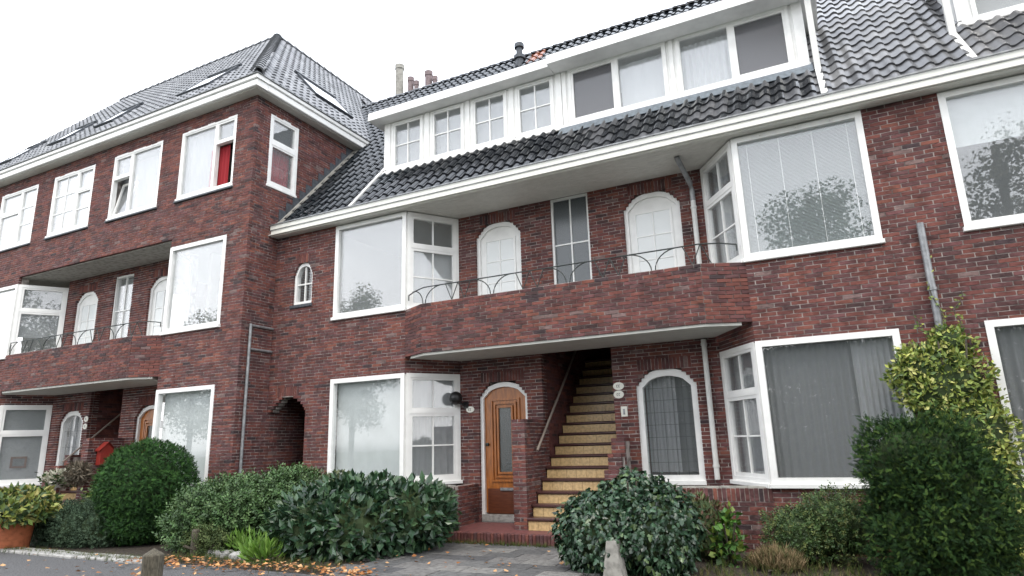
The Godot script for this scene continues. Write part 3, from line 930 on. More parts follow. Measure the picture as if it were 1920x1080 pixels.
	deck(mb, Vector3(-10.35, Y.call(0.1) + .06, 0.1), Vector3(-10.20, Y.call(0.1) + .06, 0.1), Vector3(-10.20, Y.call(-2.4) + .06, -2.4), Vector3(-10.35, Y.call(-2.4) + .10, -2.4), 0.02)
	part("flashing_strip", mb, M.concrete, roof)
	# dormers
	var wl := []
	for x in [-7.99, -6.96, -5.95, -4.92]: wl.append([x, x + 0.82, 7.42, 8.55])
	dormer(h, "dormer", -8.2, -3.93, -8.42, -4.06, -0.62, wl)
	for w in wl:
		window(h, "dormer_window", F(Vector3(0, 0, -0.9)), w[0], w[1], w[2], w[3], [[w[0] + .04, w[1] - .04, w[2] + .05, w[3] - .04, 2, 2, 0.04]], 0.04, 0.03, "white", 0.0)
	var wr := [[-3.78, -1.88, 7.42, 8.57], [-1.70, 0.19, 7.42, 8.57]]
	dormer(h, "dormer", -3.92, 0.40, -4.05, 0.62, -0.53, wr)
	for w in wr:
		var mid: float = (w[0] + w[1]) * 0.5
		window(h, "dormer_window", F(Vector3(0, 0, -0.9)), w[0], w[1], w[2], w[3], [[w[0] + .055, mid - .03, w[2] + .055, w[3] - .05, 1, 1, 0.045 if w[0] < -3 else 0.02, "insect_screen" if w[0] < -3 else "glass"], [mid + .03, w[1] - .055, w[2] + .055, w[3] - .05, 1, 1, 0.02 if w[0] < -3 else 0.045, "glass" if w[0] < -3 else "insect_screen"]], 0.055, 0.035, "white", 0.03)
	dormer(h, "dormer", 2.42, 5.6, 2.30, 5.8, -0.6, [[2.62, 4.2, 7.42, 8.55]])
	window(h, "dormer_window", F(Vector3(0, 0, -0.9)), 2.62, 4.2, 7.42, 8.55, [full(2.62, 4.2, 7.42, 8.55, 0.06)], 0.06, 0.03, "white", 0.02)
	mb = MB.new()
	deck(mb, Vector3(-3.96, Y.call(-0.62) + 0.075, -0.62), Vector3(0.43, Y.call(-0.62) + 0.075, -0.62), Vector3(0.43, 7.40, -0.86), Vector3(-3.96, 7.40, -0.86), 0.012)
	part("lead_apron", mb, M.lead, h)
	mb = MB.new()
	deck(mb, Vector3(-8.25, Y.call(-0.80) + 0.06, -0.80), Vector3(-3.96, Y.call(-0.80) + 0.06, -0.80), Vector3(-3.96, 7.38, -0.88), Vector3(-8.25, 7.38, -0.88), 0.012)
	deck(mb, Vector3(2.38, Y.call(-0.80) + 0.06, -0.80), Vector3(5.6, Y.call(-0.80) + 0.06, -0.80), Vector3(5.6, 7.38, -0.88), Vector3(2.38, 7.38, -0.88), 0.012)
	part("mortar_fillet", mb, M.stone, h)
	# white rainwater pipes that run down the tiles from the dormer gutters
	for x in [-8.29, 0.49, 2.28]:
		mb = MB.new()
		var za := -1.05 if x < -8 else -0.62
		deck(mb, Vector3(x - .045, Y.call(0.10) + .10, 0.10), Vector3(x + .045, Y.call(0.10) + .10, 0.10), Vector3(x + .045, Y.call(za) + .10, za), Vector3(x - .045, Y.call(za) + .10, za), 0.07)
		if x > -8: mb.box(x - .045, x + .045, Y.call(za) + .02, 8.6, za - 0.07, za)
		part("roof_downpipe", mb, M.pipe_white, h)
	# downpipe inside the recess, with its swan neck at the top
	pipe(h, "swan_neck", [Vector3(-1.75, 6.0, -0.22), Vector3(-1.74, 5.95, -0.27), Vector3(-1.67, 5.72, -0.78), Vector3(-1.66, 5.60, -0.84), Vector3(-1.66, 5.42, -0.84)], 0.045, "zinc")
	pipe(h, "downpipe", [Vector3(-1.66, 5.45, -0.84), Vector3(-1.66, 3.2, -0.84)], 0.042, "pipe_white", [Vector3(-1.66, 5.3, -0.84)])
	pipe(h, "downpipe", [Vector3(-1.72, 3.06, -0.84), Vector3(-1.72, 0.9, -0.84)], 0.042, "pipe_white", [Vector3(-1.72, 1.1, -0.84), Vector3(-1.72, 2.98, -0.84)])
	pipe(h, "downpipe", [Vector3(1.34, 4.19, 0.07), Vector3(1.34, 0.3, 0.07)], 0.045, "zinc", [Vector3(1.34, 3.3, 0.07), Vector3(1.34, 2.0, 0.07)])
	# chimney pots behind the ridge and a vent pipe before it
	for q in [[-11.62, 14.05, 0.14], [-11.16, 13.45, 0.10], [-10.93, 13.25, 0.08], [-10.45, 13.45, 0.12], [-10.2, 13.2, 0.08]]:
		mb = MB.new()
		mb.lathe([Vector2(q[2] * 1.05, 11.0), Vector2(q[2], q[1] - 0.16), Vector2(q[2] * 1.15, q[1] - 0.15), Vector2(q[2] * 1.15, q[1]), Vector2(q[2] * .8, q[1]), Vector2(q[2] * .8, q[1] - 0.3)], Vector3(q[0], 0, -6.0), 14)
		part("chimney_pot", mb, M.concrete if q[1] > 14 else M.pot_mauve, h)
	mb = MB.new()
	mb.lathe([Vector2(0.13, 11.3), Vector2(0.12, 12.0), Vector2(0.17, 12.02), Vector2(0.17, 12.12), Vector2(0.09, 12.14), Vector2(0.09, 12.36), Vector2(0.14, 12.38), Vector2(0.14, 12.5), Vector2(0.0, 12.52)], Vector3(-6.62, 0, -4.85), 14)
	part("vent_pipe", mb, M.dark_lead, h)
	# small fixings of the great upper pane
	for x in [-0.45, 0.05, 0.5]:
		mb = MB.new()
		mb.lathe([Vector2(0.0, -0.02), Vector2(0.02, 0.0), Vector2(0.0, 0.02)], Vector3(x, 5.93, 0.04), 8)
		part("awning_hook", mb, M.white, h)

# ---------------------------------------------------------------- the taller corner block
func corner_block() -> void:
	var h := thing("corner_house", "three storey red brick corner house with white cornice and hipped grey tiled roof", "house")
	var list := []
	var mort := MB.new()
	var wall := node("front_wall", h)
	var dx := -11.87; var zf := 0.8
	var f0 := F(Vector3(0, 0, zf)); var fs := F(Vector3(-10.35, 0, zf), 90.0)
	var b0 := BAY0 + dx; var b1 := BAY1 + dx; var b2 := BAY2 + dx; var b3 := BAY3 + dx
	var wins := [[-12.74, -10.94], [-15.26, -13.43], [-17.82, -16.05], [-20.37, -18.57]]
	var op := [[b0, b1, SG, TG], [b0, b1, SF, TF], [b2, b3, SG, TG], [b2, b3, SF, TF], [b1, b2, -1.0, 6.2]]
	for w in wins: op.append([w[0], w[1], 7.12, 8.78])
	core(mort, f0, -23.0, -10.36, 0.0, 9.15, op)
	bricks(list, f0, -21.6, -10.35, 0.0, 9.15, op, [0.0, 0.0], [0.0, 0.075])
	var ops := [[0.4, 1.24, 7.15, 8.85]]
	core(mort, fs, 0.01, 4.2, 0.0, 9.15, ops)
	bricks(list, fs, 0.0, 4.0, 0.0, 9.15, ops, [0.075, 0.0])
	mort.box(-23.0, b1, 0.0, 9.1, zf - 6.0, zf - 5.8); mort.box(-10.6, -10.358, 0.0, 9.1, -12.0, -3.4)
	unit(h, wall, list, mort, dx, zf, true, 6.2, false, "corner")
	part("mortar_joints", mort, M.mortar, wall)
	lay(wall, "brick", "brickwork", brick_unit, list, 240, tone_mats, tones, M.brick)
	# top floor windows
	var W := func(w: Array, cells: Array) -> Node3D: return window(h, "top_window", f0, w[0], w[1], 7.12, 8.78, cells, 0.06, 0.0, "white", 0.03)
	var w: Array = wins[0]
	var m0: float = w[0] + 1.13
	W.call(w, [[w[0] + .06, m0, 7.18, 8.72, 1, 1, 0.03], [m0 + .05, w[1] - .06, 8.25, 8.72, 1, 1, 0.04], [m0 + .05, w[1] - .06, 7.18, 8.2, 1, 1, 0.0, "none"]])
	w = wins[1]; m0 = w[0] + 0.68
	W.call(w, [[m0 + .05, w[1] - .06, 7.18, 8.72, 1, 1, 0.03], [w[0] + .06, m0, 8.18, 8.72, 1, 1, 0.04], [w[0] + .06, m0, 7.18, 8.13, 1, 1, 0.0, "none"]])
	w = wins[2]; m0 = w[0] + 1.05
	W.call(w, [[w[0] + .06, m0, 7.18, 8.72, 2, 3, 0.04], [m0 + .05, w[1] - .06, 8.2, 8.72, 1, 1, 0.04], [m0 + .05, w[1] - .06, 7.18, 8.15, 1, 2, 0.04]])
	w = wins[3]; m0 = w[0] + 1.0
	W.call(w, [[w[0] + .06, m0, 7.18, 8.13, 1, 1, 0.04], [w[0] + .06, m0, 8.18, 8.72, 1, 1, 0.04], [m0 + .05, w[1] - .06, 7.18, 8.72, 1, 3, 0.04]])
	for q in wins:
		var sb := MB.new()
		sb.bevel(q[0] - .03, q[1] + .03, 7.03, 7.075, zf - .08, zf + .05, 0.008)
		part("stone_sill", sb, M.dark_lead, h)
	window(h, "top_window", fs, 0.4, 1.24, 7.15, 8.85, [[0.47, 1.17, 8.22, 8.78, 1, 1, 0.04], [0.47, 1.17, 7.22, 8.12, 1, 1, 0.04]], 0.07, 0.0, "white", 0.02)
	# an opened casement and a tilted hopper
	var cs := node("open_casement", h, F(Vector3(wins[0][1] - 0.07, 0, zf - 0.06), -58.0))
	sash(cs, rect(-0.54, 0.0, 7.2, 8.18), rect(-0.49, -0.05, 7.25, 8.13), -0.04, 0.0, "glass", "white", false)
	var hp := node("tilted_casement", h, Transform3D(Basis(Vector3.RIGHT, -0.19), Vector3(wins[1][0] + 0.06, 7.19, zf - 0.05)))
	sash(hp, rect(0.02, 0.60, 0.0, 0.92), rect(0.07, 0.55, 0.05, 0.87), -0.04, 0.0, "glass", "white", false)
	# rooms and the dark soffit over the recess
	var mb := MB.new()
	for y in [0.0, 2.98, 6.22, 9.12]:
		mb.box(-22.9, b1, y, y + 0.1, zf - 5.8, zf - .25); mb.box(b2, -10.6, y, y + 0.1, zf - 5.8, zf - .25); mb.box(b1, b2 - 4.6 if y < 6 else b2, y, y + 0.1, zf - 5.8, zf - (1.2 if y < 6 else 0.25)); mb.box(b2 - 2.3, b2, y, y + 0.1, zf - 5.8, zf - 1.2)
	for x in [-20.7, -18.0, -13.0]: mb.box(x, x + 0.1, 0.1, 6.2, zf - 5.8, zf - 1.2)
	for x in [-18.2, -15.6, -13.1]: mb.box(x, x + 0.1, 6.3, 9.1, zf - 5.8, zf - 0.25)
	part("room_shell", mb, M.inner, h)
	mb = MB.new()
	mb.box(b1, b2, 6.16, 6.22, zf - REC, zf - 0.07)
	part("recess_soffit", mb, M.concrete, h)
	# cornice
	mb = MB.new()
	for q in [[9.10, 9.25, 0.295], [9.25, 9.35, 0.33]]:
		mb.bevel(-23.0, -10.35 + q[2], q[0], q[1], zf + 0.0, zf + q[2], 0.015)
		mb.xf = F(Vector3(-10.35, 0, zf), 90.0); mb.bevel(0.002, 3.4, q[0] + .001, q[1] + .001, -0.2, q[2], 0.015); mb.xf = Transform3D.IDENTITY
	part("cornice", mb, M.white, h)
	mb = MB.new()
	mb.box(-23.0, -10.13, 9.085, 9.10, zf, zf + 0.22)
	mb.box(-10.35, -10.13, 9.086, 9.101, -2.6, zf - .001)
	part("soffit", mb, M.soffit, h)
	mb = MB.new()
	mb.box(-23.0, -9.99, 9.35, 9.362, zf + 0.30, zf + 0.36); mb.box(-10.05, -9.99, 9.351, 9.363, -2.6, zf + 0.31)
	part("gutter", mb, M.zinc, h)
	# roof: two slopes and a hip
	var roof := node("roof", h)
	var sl := 1.15; var c := 1.0 / sqrt(1 + sl * sl); var s := sl * c
	var ap := Vector3(-14.55, 9.33 + sl * 4.5, 1.1 - 4.5); var ev := Vector3(-10.05, 9.33, 1.1)
	mb = MB.new()
	var dn := Vector3(0, -0.03, 0)
	deck(mb, Vector3(-23.0, 9.33, 1.1) + dn, ev + dn, ap + dn, Vector3(-23.0, ap.y, ap.z) + dn, 0.08)
	deck(mb, ev + dn, Vector3(-10.05, 9.33, -12.0) + dn, Vector3(ap.x, ap.y, -12.0) + dn, ap + dn, 0.08)
	deck(mb, Vector3(ap.x, ap.y, ap.z) + dn, Vector3(-19.0, 9.3, -7.9), Vector3(-23.0, 9.3, -7.9), Vector3(-23.0, ap.y, ap.z) + dn, 0.08)
	deck(mb, Vector3(ap.x, ap.y, ap.z) + dn, Vector3(ap.x, ap.y, -12.0) + dn, Vector3(-19.0, 9.3, -12.0), Vector3(-19.0, 9.3, -7.9), 0.08)
	part("roof_deck", mb, M.dark_lead, roof)
	var sky := [[-13.5, -12.35, 0.62, 1.45], [-17.1, -16.3, 0.75, 1.5], [-19.3, -18.4, 0.75, 1.5], [-21.9, -21.0, 0.75, 1.5]]
	var tt := [Color(.13, .136, .148), Color(.16, .166, .178), Color(.19, .196, .21), Color(.23, .236, .25)]
	var tl := []
	var okf := func(p: Vector3) -> bool:
		var d := 1.1 - p.z
		if d > 4.5 or p.x > -10.05 - d: return false
		for q in sky:
			if p.x > q[0] and p.x < q[1] and d > q[2] and d < q[3]: return false
		return true
	var oks := func(p: Vector3) -> bool:
		var d := -10.05 - p.x
		if d > 4.5 or p.z > 1.1 - d: return false
		if d > 0.92 and d < 1.72 and p.z < -1.45 and p.z > -3.0: return false
		return p.y > 6.35 - SLOPE * p.z - 0.1 or p.z < -7.0
	var to := func(_p: Vector3) -> int: return rng.randi_range(0, 3)
	tiles(tl, Vector3(-22.8, 9.35, 1.08), Vector3.RIGHT, Vector3(0, s, -c), 62, 22, okf, to)
	tiles(tl, Vector3(-10.07, 9.35, 1.1), Vector3(0, 0, -1), Vector3(-c, s, 0), 48, 22, oks, to)
	var tm := []
	for k in 4: tm.append(mat("grey_tile_tone_%d" % k, (tt[k] as Color).linear_to_srgb(), 0.36, M.tile.albedo_texture, 0.6, false, M.tile.normal_texture, 0.2))
	lay(roof, "roof_tile", "tiling", tile_unit, tl, 260, tm, tt, M.tile_grey)
	caps(roof, ev + Vector3(0, 0.05, 0), ap + Vector3(0, 0.06, 0), 0.30, 0.13, tm[1])
	caps(roof, ap, Vector3(-23.0, ap.y, ap.z), 0.34, 0.12, tm[1])
	caps(roof, ap, Vector3(ap.x, ap.y, -9.0), 0.34, 0.12, tm[1])
	var bs := Transform3D(Basis(Vector3.RIGHT, Vector3(0, s, -c), Vector3(0, c, s)), Vector3(0, 9.33, 1.1))
	for q in sky: roof_light(h, bs, q[0], q[1], q[2] / c, q[3] / c)
	var bt := Transform3D(Basis(Vector3(0, 0, -1), Vector3(-c, s, 0), Vector3(s, c, 0)), Vector3(-10.05, 9.33, 0.0))
	roof_light(h, bt, 1.5, 2.98, 0.95 / c, 1.68 / c)
	# old rainwater pipe with its two arms
	pipe(h, "downpipe", [Vector3(-10.31, 4.03, 0.60), Vector3(-10.31, 0.1, 0.62)], 0.032, "zinc")
	for y in [4.0, 3.52]:
		pipe(h, "pipe_arm", [Vector3(-10.315, y, 0.57), Vector3(-10.315, y, 0.02)], 0.028, "zinc")
	# letter box on the stair pier
	mb = MB.new()
	var lx := -14.90
	mb.xf = F(Vector3(-15.08, 0, 0.35), 90.0)
	mb.prism([Vector2(-0.14, 1.32), Vector2(0.14, 1.32), Vector2(0.14, 1.66), Vector2(0.0, 1.80), Vector2(-0.14, 1.66)], 0.01, 0.16)
	var lb := part("letter_box", mb, M.red_paint)
	tag(lb, "red letter box shaped like a little house on the brick stair pier", "letter box")
	mb = MB.new(); mb.xf = F(Vector3(-15.08, 0, 0.35), 90.0)
	for sd in [-1.0, 1.0]:
		mb.quad(Vector3(0, 1.83, 0.0), Vector3(0, 1.83, 0.19), Vector3(sd * 0.19, 1.645, 0.19), Vector3(sd * 0.19, 1.645, 0.0))
		mb.quad(Vector3(0, 1.81, 0.0), Vector3(0, 1.81, 0.19), Vector3(sd * 0.19, 1.625, 0.19), Vector3(sd * 0.19, 1.625, 0.0))
	part("roof", mb, M.red_paint, lb)
func roof_light(parent: Node, fr: Transform3D, x0: float, x1: float, y0: float, y1: float) -> void:
	var w := node("roof_light", parent, fr)
	var mb := MB.new()
	mb.ring(rect(x0, x1, y0, y1), rect(x0 + .07, x1 - .07, y0 + .07, y1 - .07), 0.0, 0.11)
	mb.box(x0 - .03, x1 + .03, y1 - .02, y1 + .06, 0.0, 0.13)
	part("frame", mb, M.dark_lead, w)
	mb = MB.new()
	pane_mesh(mb, rect(x0 + .07, x1 - .07, y0 + .07, y1 - .07), 0.10)
	part("pane", mb, M.glass, w)
	mb = MB.new()
	mb.box(x0 + .07, x1 - .07, y0 + .07, y1 - .07, 0.02, 0.03)
	part("roller_blind", mb, M.curtain_white, w)

# ---------------------------------------------------------------- plants
var leaf_mesh := {}
func make_leaves() -> void:
	var mk := func(w: float, fold: float, droop: float) -> ArrayMesh:
		var mb := MB.new()
		var b := Vector3(0, 0, 0); var m := Vector3(0, .5, -fold); var t := Vector3(0, 1, -droop); var l := Vector3(-w, .45, fold * .4); var r := Vector3(w, .45, fold * .4)
		mb.tri(b, r, m); mb.tri(m, r, t); mb.tri(b, m, l); mb.tri(l, m, t)
		return mb.mesh()
	leaf_mesh.oval = mk.call(0.27, 0.06, 0.08)
	leaf_mesh.broad = mk.call(0.40, 0.08, 0.12)
	leaf_mesh.narrow = mk.call(0.10, 0.03, 0.05)
	var iv := MB.new()
	var p := [Vector2(0, 0), Vector2(.36, -.06), Vector2(.50, .26), Vector2(.28, .38), Vector2(.30, .66), Vector2(0, 1.0), Vector2(-.30, .66), Vector2(-.28, .38), Vector2(-.50, .26), Vector2(-.36, -.06)]
	for k in p.size():
		var a: Vector2 = p[k]; var b: Vector2 = p[(k + 1) % p.size()]
		iv.tri(Vector3(0, .3, .05), Vector3(a.x, a.y, -.05 * absf(a.x) * 4), Vector3(b.x, b.y, -.05 * absf(b.x) * 4))
	leaf_mesh.ivy = iv.mesh()
	var sp := MB.new() # a sprig of flat needles
	for k in 9:
		var y := 0.08 + k * 0.1
		for s in [-1.0, 1.0]:
			if k == 8 and s > 0: continue
			var ln := 0.30 * (1 - k * 0.06)
			var o := Vector3(0, y, 0); var d := (Vector3(s * 1.0, 0.55, 0.25 * sin(k * 2.1)) if k < 8 else Vector3(0, 1, 0)).normalized() * ln
			var q := d.cross(Vector3(0, 0, 1)).normalized() * 0.035
			sp.quad(o - q, o + d * .5 - q * 1.3, o + d, o + d * .5 + q * 1.3)
	sp.box(-.012, .012, 0, .9, -.012, .012)
	leaf_mesh.sprig = sp.mesh()
	var tw := MB.new() # a shoot with a few small leaves
	for k in 7:
		var a := k * 2.4; var o := Vector3(0, 0.12 + k * 0.12, 0)
		var d := Vector3(cos(a), 0.7, sin(a)).normalized() * 0.34; var q := d.cross(Vector3.UP).normalized() * 0.085
		tw.quad(o, o + d * .5 - q, o + d, o + d * .5 + q)
	leaf_mesh.shoot = tw.mesh()
	var gr := MB.new()
	for k in 5:
		var a := k * 1.9; var d := Vector3(cos(a), 0, sin(a)); var q := Vector3(-sin(a), 0, cos(a)) * 0.03
		gr.tri(-q, q, d * .22 + Vector3(0, .6, 0)); gr.tri(d * .10 + Vector3(0, .35, 0) - q, d * .10 + Vector3(0, .35, 0) + q, d * .5 + Vector3(0, 1, 0))
	leaf_mesh.tuft = gr.mesh()
func scatter(parent: Node, called: String, mesh_name: String, material: String, spots: Array, singles := 0, single_name := "leaf") -> void:
	# spots: [Transform3D, Color]
	if singles > 0:
		var order := []
		for k in spots.size():
			var t: Transform3D = spots[k][0]
			order.append([seen(t.origin, (EYE - t.origin).normalized()) * (1.0 + spots[k][2]), k])
		order.sort_custom(func(a, b): return a[0] > b[0])
		var gone := {}
		var mats := {}
		for k in mini(singles, order.size()):
			var i: int = order[k][1]
			gone[i] = true
			var col: Color = spots[i][1]
			var key := "%d_%d" % [int(col.g * 40), int(col.r * 40)]
			if not mats.has(key):
				var m: StandardMaterial3D = M[material].duplicate()
				m.vertex_color_use_as_albedo = false
				m.albedo_color = col.linear_to_srgb()
				mats[key] = m
			var o := MeshInstance3D.new()
			o.name = single_name; o.mesh = leaf_mesh[mesh_name]; o.material_override = mats[key]
			parent.add_child(o, true)
			o.transform = spots[i][0]
		var left := []
		for k in spots.size():
			if not gone.has(k): left.append(spots[k])
		spots = left
	var buf := PackedFloat32Array()
	buf.resize(spots.size() * 16)
	for k in spots.size():
		var t: Transform3D = spots[k][0]; var c: Color = spots[k][1]
		var i := k * 16
		for r in 3:
			buf[i + r * 4] = t.basis.x[r]; buf[i + r * 4 + 1] = t.basis.y[r]; buf[i + r * 4 + 2] = t.basis.z[r]; buf[i + r * 4 + 3] = t.origin[r]
		buf[i + 12] = c.r; buf[i + 13] = c.g; buf[i + 14] = c.b; buf[i + 15] = 1.0
	var mm := MultiMesh.new()
	mm.transform_format = MultiMesh.TRANSFORM_3D
	mm.use_colors = true
	mm.mesh = leaf_mesh[mesh_name]
	mm.instance_count = spots.size()
	mm.buffer = buf
	var o := MultiMeshInstance3D.new()
	o.name = called; o.multimesh = mm; o.material_override = M[material]
	parent.add_child(o, true)
	o.set_meta("kind", "stuff")
# one hue of the plant at random, the same chances everywhere in the crown
func pick(pal: Array) -> Color:
	var c: Color = pal[rng.randi_range(0, pal.size() - 1)]
	var k := rng.randf_range(0.75, 1.25)
	return Color(c.r * k, c.g * k, c.b * k)
func unit_dir() -> Vector3:
	var z := rng.randf_range(-1, 1); var a := rng.randf() * TAU; var r := sqrt(1 - z * z)
	return Vector3(r * cos(a), z, r * sin(a))
func look(pos: Vector3, axis: Vector3, nrm: Vector3, size: float) -> Transform3D:
	var y := axis.normalized(); var x := y.cross(nrm)
	if x.length() < 0.05: x = y.cross(Vector3(0.3, 0.8, 0.5))
	x = x.normalized()
	return Transform3D(Basis(x * size, y * size, x.cross(y) * size), pos)
# blobs: [centre, radii]; shell: how far in from the surface leaves sit; grow: share of outward / upward / random in the leaf's axis
func crown(blobs: Array, count: int, size: float, pal: Array, shell := 0.35, grow := [0.6, 0.3, 0.8], rough := 0.12, box := 2.0, floor_y := 0.02) -> Array:
	var nz := FastNoiseLite.new()
	nz.seed = rng.randi(); nz.frequency = 1.6
	var area := []
	var total := 0.0
	for b in blobs:
		var r: Vector3 = b[1]
		total += r.x * r.y + r.y * r.z + r.x * r.z
		area.append(total)
	var out := []
	var tries := 0
	while out.size() < count and tries < count * 6:
		tries += 1
		var pickr := rng.randf() * total
		var i := 0
		while area[i] < pickr: i += 1
		var c: Vector3 = blobs[i][0]; var r: Vector3 = blobs[i][1]
		var d := unit_dir()
		var e := d
		if box != 2.0: # squarer than an ellipsoid
			var l := pow(pow(absf(d.x), box) + pow(absf(d.y), box) + pow(absf(d.z), box), 1.0 / box)
			e = d / l
		var q := 1.0 - shell * pow(rng.randf(), 1.8)
		var p := c + e * r * q
		var k := nz.get_noise_3dv(p * 2.2)
		p += d * k * rough * 2.2 + d * rng.randfn(0, rough * 0.25)
		if p.y < floor_y: continue
		var inside := false
		for j in blobs.size():
			if j == i: continue
			var t: Vector3 = (p - (blobs[j][0] as Vector3)) / (blobs[j][1] as Vector3)
			if t.length() < 0.62: inside = true; break
		if inside: continue
		var ax := d * float(grow[0]) + Vector3.UP * float(grow[1]) + unit_dir() * float(grow[2])
		var nr := (d + Vector3.UP * 0.5 + unit_dir() * 0.7)
		out.append([look(p, ax, nr, size * rng.randf_range(0.7, 1.25)), pick(pal), 1.0])
	return out
func stems(parent: Node, at: Vector3, n: int, h: float, spread: float, r: float, m := "post_wood") -> void:
	for k in n:
		var a := TAU * k / n + rng.randf(); var mb := MB.new()
		var d := Vector3(cos(a), 0, sin(a)) * spread * rng.randf_range(0.4, 1.0)
		mb.tube([at, at + d * 0.35 + Vector3.UP * h * 0.45, at + d + Vector3.UP * h], r, 5)
		part("stem", mb, M[m], parent)
const YEW := [Color(.016, .042, .018), Color(.022, .058, .022), Color(.030, .075, .026), Color(.012, .030, .014), Color(.045, .095, .028)]
func bush(called: String, label: String, cat: String, at: Vector3, blobs: Array, count: int, size: float, pal: Array, mesh_name: String, material: String, shell := 0.35, grow := [0.6, 0.3, 0.8], rough := 0.12, box := 2.0, singles := 0, fill := 0.72) -> Node3D:
	var t := thing(called, label, cat, at)
	var h := 0.0
	for b in blobs: h = maxf(h, b[0].y)
	stems(t, Vector3.ZERO, 6, h, 0.35, 0.012)
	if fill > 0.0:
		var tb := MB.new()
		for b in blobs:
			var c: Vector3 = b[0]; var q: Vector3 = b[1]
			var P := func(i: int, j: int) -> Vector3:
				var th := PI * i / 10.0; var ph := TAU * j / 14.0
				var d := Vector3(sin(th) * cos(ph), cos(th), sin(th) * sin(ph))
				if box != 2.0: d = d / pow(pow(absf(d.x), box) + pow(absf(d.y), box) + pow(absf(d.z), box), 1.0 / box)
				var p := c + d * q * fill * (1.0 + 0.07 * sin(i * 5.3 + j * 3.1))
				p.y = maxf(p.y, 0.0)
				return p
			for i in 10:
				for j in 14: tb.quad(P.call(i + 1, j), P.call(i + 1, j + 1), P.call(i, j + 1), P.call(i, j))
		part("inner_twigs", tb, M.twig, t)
	var spots := crown(blobs, count, size, pal, shell, grow, rough, box, 0.02)
	if singles > 0: # seen() wants world places
		for s in spots: s[0] = Transform3D((s[0] as Transform3D).basis, (s[0] as Transform3D).origin + at)
		var hold := node("leaves_front", t)
		hold.free()
		var t2 := Transform3D(Basis.IDENTITY, -at)
		var order := []
		for k in spots.size():
			var w: Transform3D = spots[k][0]
			order.append([seen(w.origin, (EYE - w.origin).normalized()), k])
		for s in spots: s[0] = t2 * (s[0] as Transform3D)
		order.sort_custom(func(a, b): return a[0] > b[0])
		var mats := {}
		var gone := {}
		for k in mini(singles, order.size()):
			var i: int = order[k][1]
			gone[i] = true
			var col: Color = spots[i][1]
			var key := "%d_%d" % [int(col.g * 60), int(col.r * 60)]
			if not mats.has(key):
				var m: StandardMaterial3D = M[material].duplicate()
				m.vertex_color_use_as_albedo = false
				m.albedo_color = col.linear_to_srgb()
				mats[key] = m
			var o := MeshInstance3D.new()
			o.name = "leaf"; o.mesh = leaf_mesh[mesh_name]; o.material_override = mats[key]
			t.add_child(o, true)
			o.transform = spots[i][0]
		var rest := []
		for k in spots.size():
			if not gone.has(k): rest.append(spots[k])
		spots = rest
	scatter(t, "foliage", mesh_name, material, spots)
	return t
func tree(label: String, at: Vector3, h: float, w: float, pal: Array, count: int, loose: float) -> void:
	var t := thing("street_tree", label, "tree", at, "trees across the street")
	var mb := MB.new()
	mb.tube([Vector3.ZERO, Vector3(0.05, h * .25, 0), Vector3(-0.05, h * .55, .05), Vector3(0, h * .92, 0)], 0.16, 8)
	part("trunk", mb, M.post_wood, t)
	var blobs := []
	for k in 9:
		var a := k * 2.4; var y := h * lerpf(0.32, 0.9, k / 8.0)
		var rr := w * 0.5 * (1.0 - absf(k / 8.0 - 0.4) * 0.9)
		var o := Vector3(cos(a), 0, sin(a)) * rr * 0.55 + Vector3(0, y, 0)
		blobs.append([o, Vector3(rr, h * 0.11, rr) * rng.randf_range(0.7, 1.0)])
		mb = MB.new()
		mb.tube([Vector3(0, y - h * .12, 0), o * Vector3(.5, 1, .5) - Vector3(0, h * .03, 0), o], 0.05, 5)
		part("limb", mb, M.post_wood, t)
	scatter(t, "crown", "broad", "leaf", crown(blobs, int(count * 2.6), 0.17 * loose, pal, 0.8, [0.3, -0.2, 1.0], 0.3))

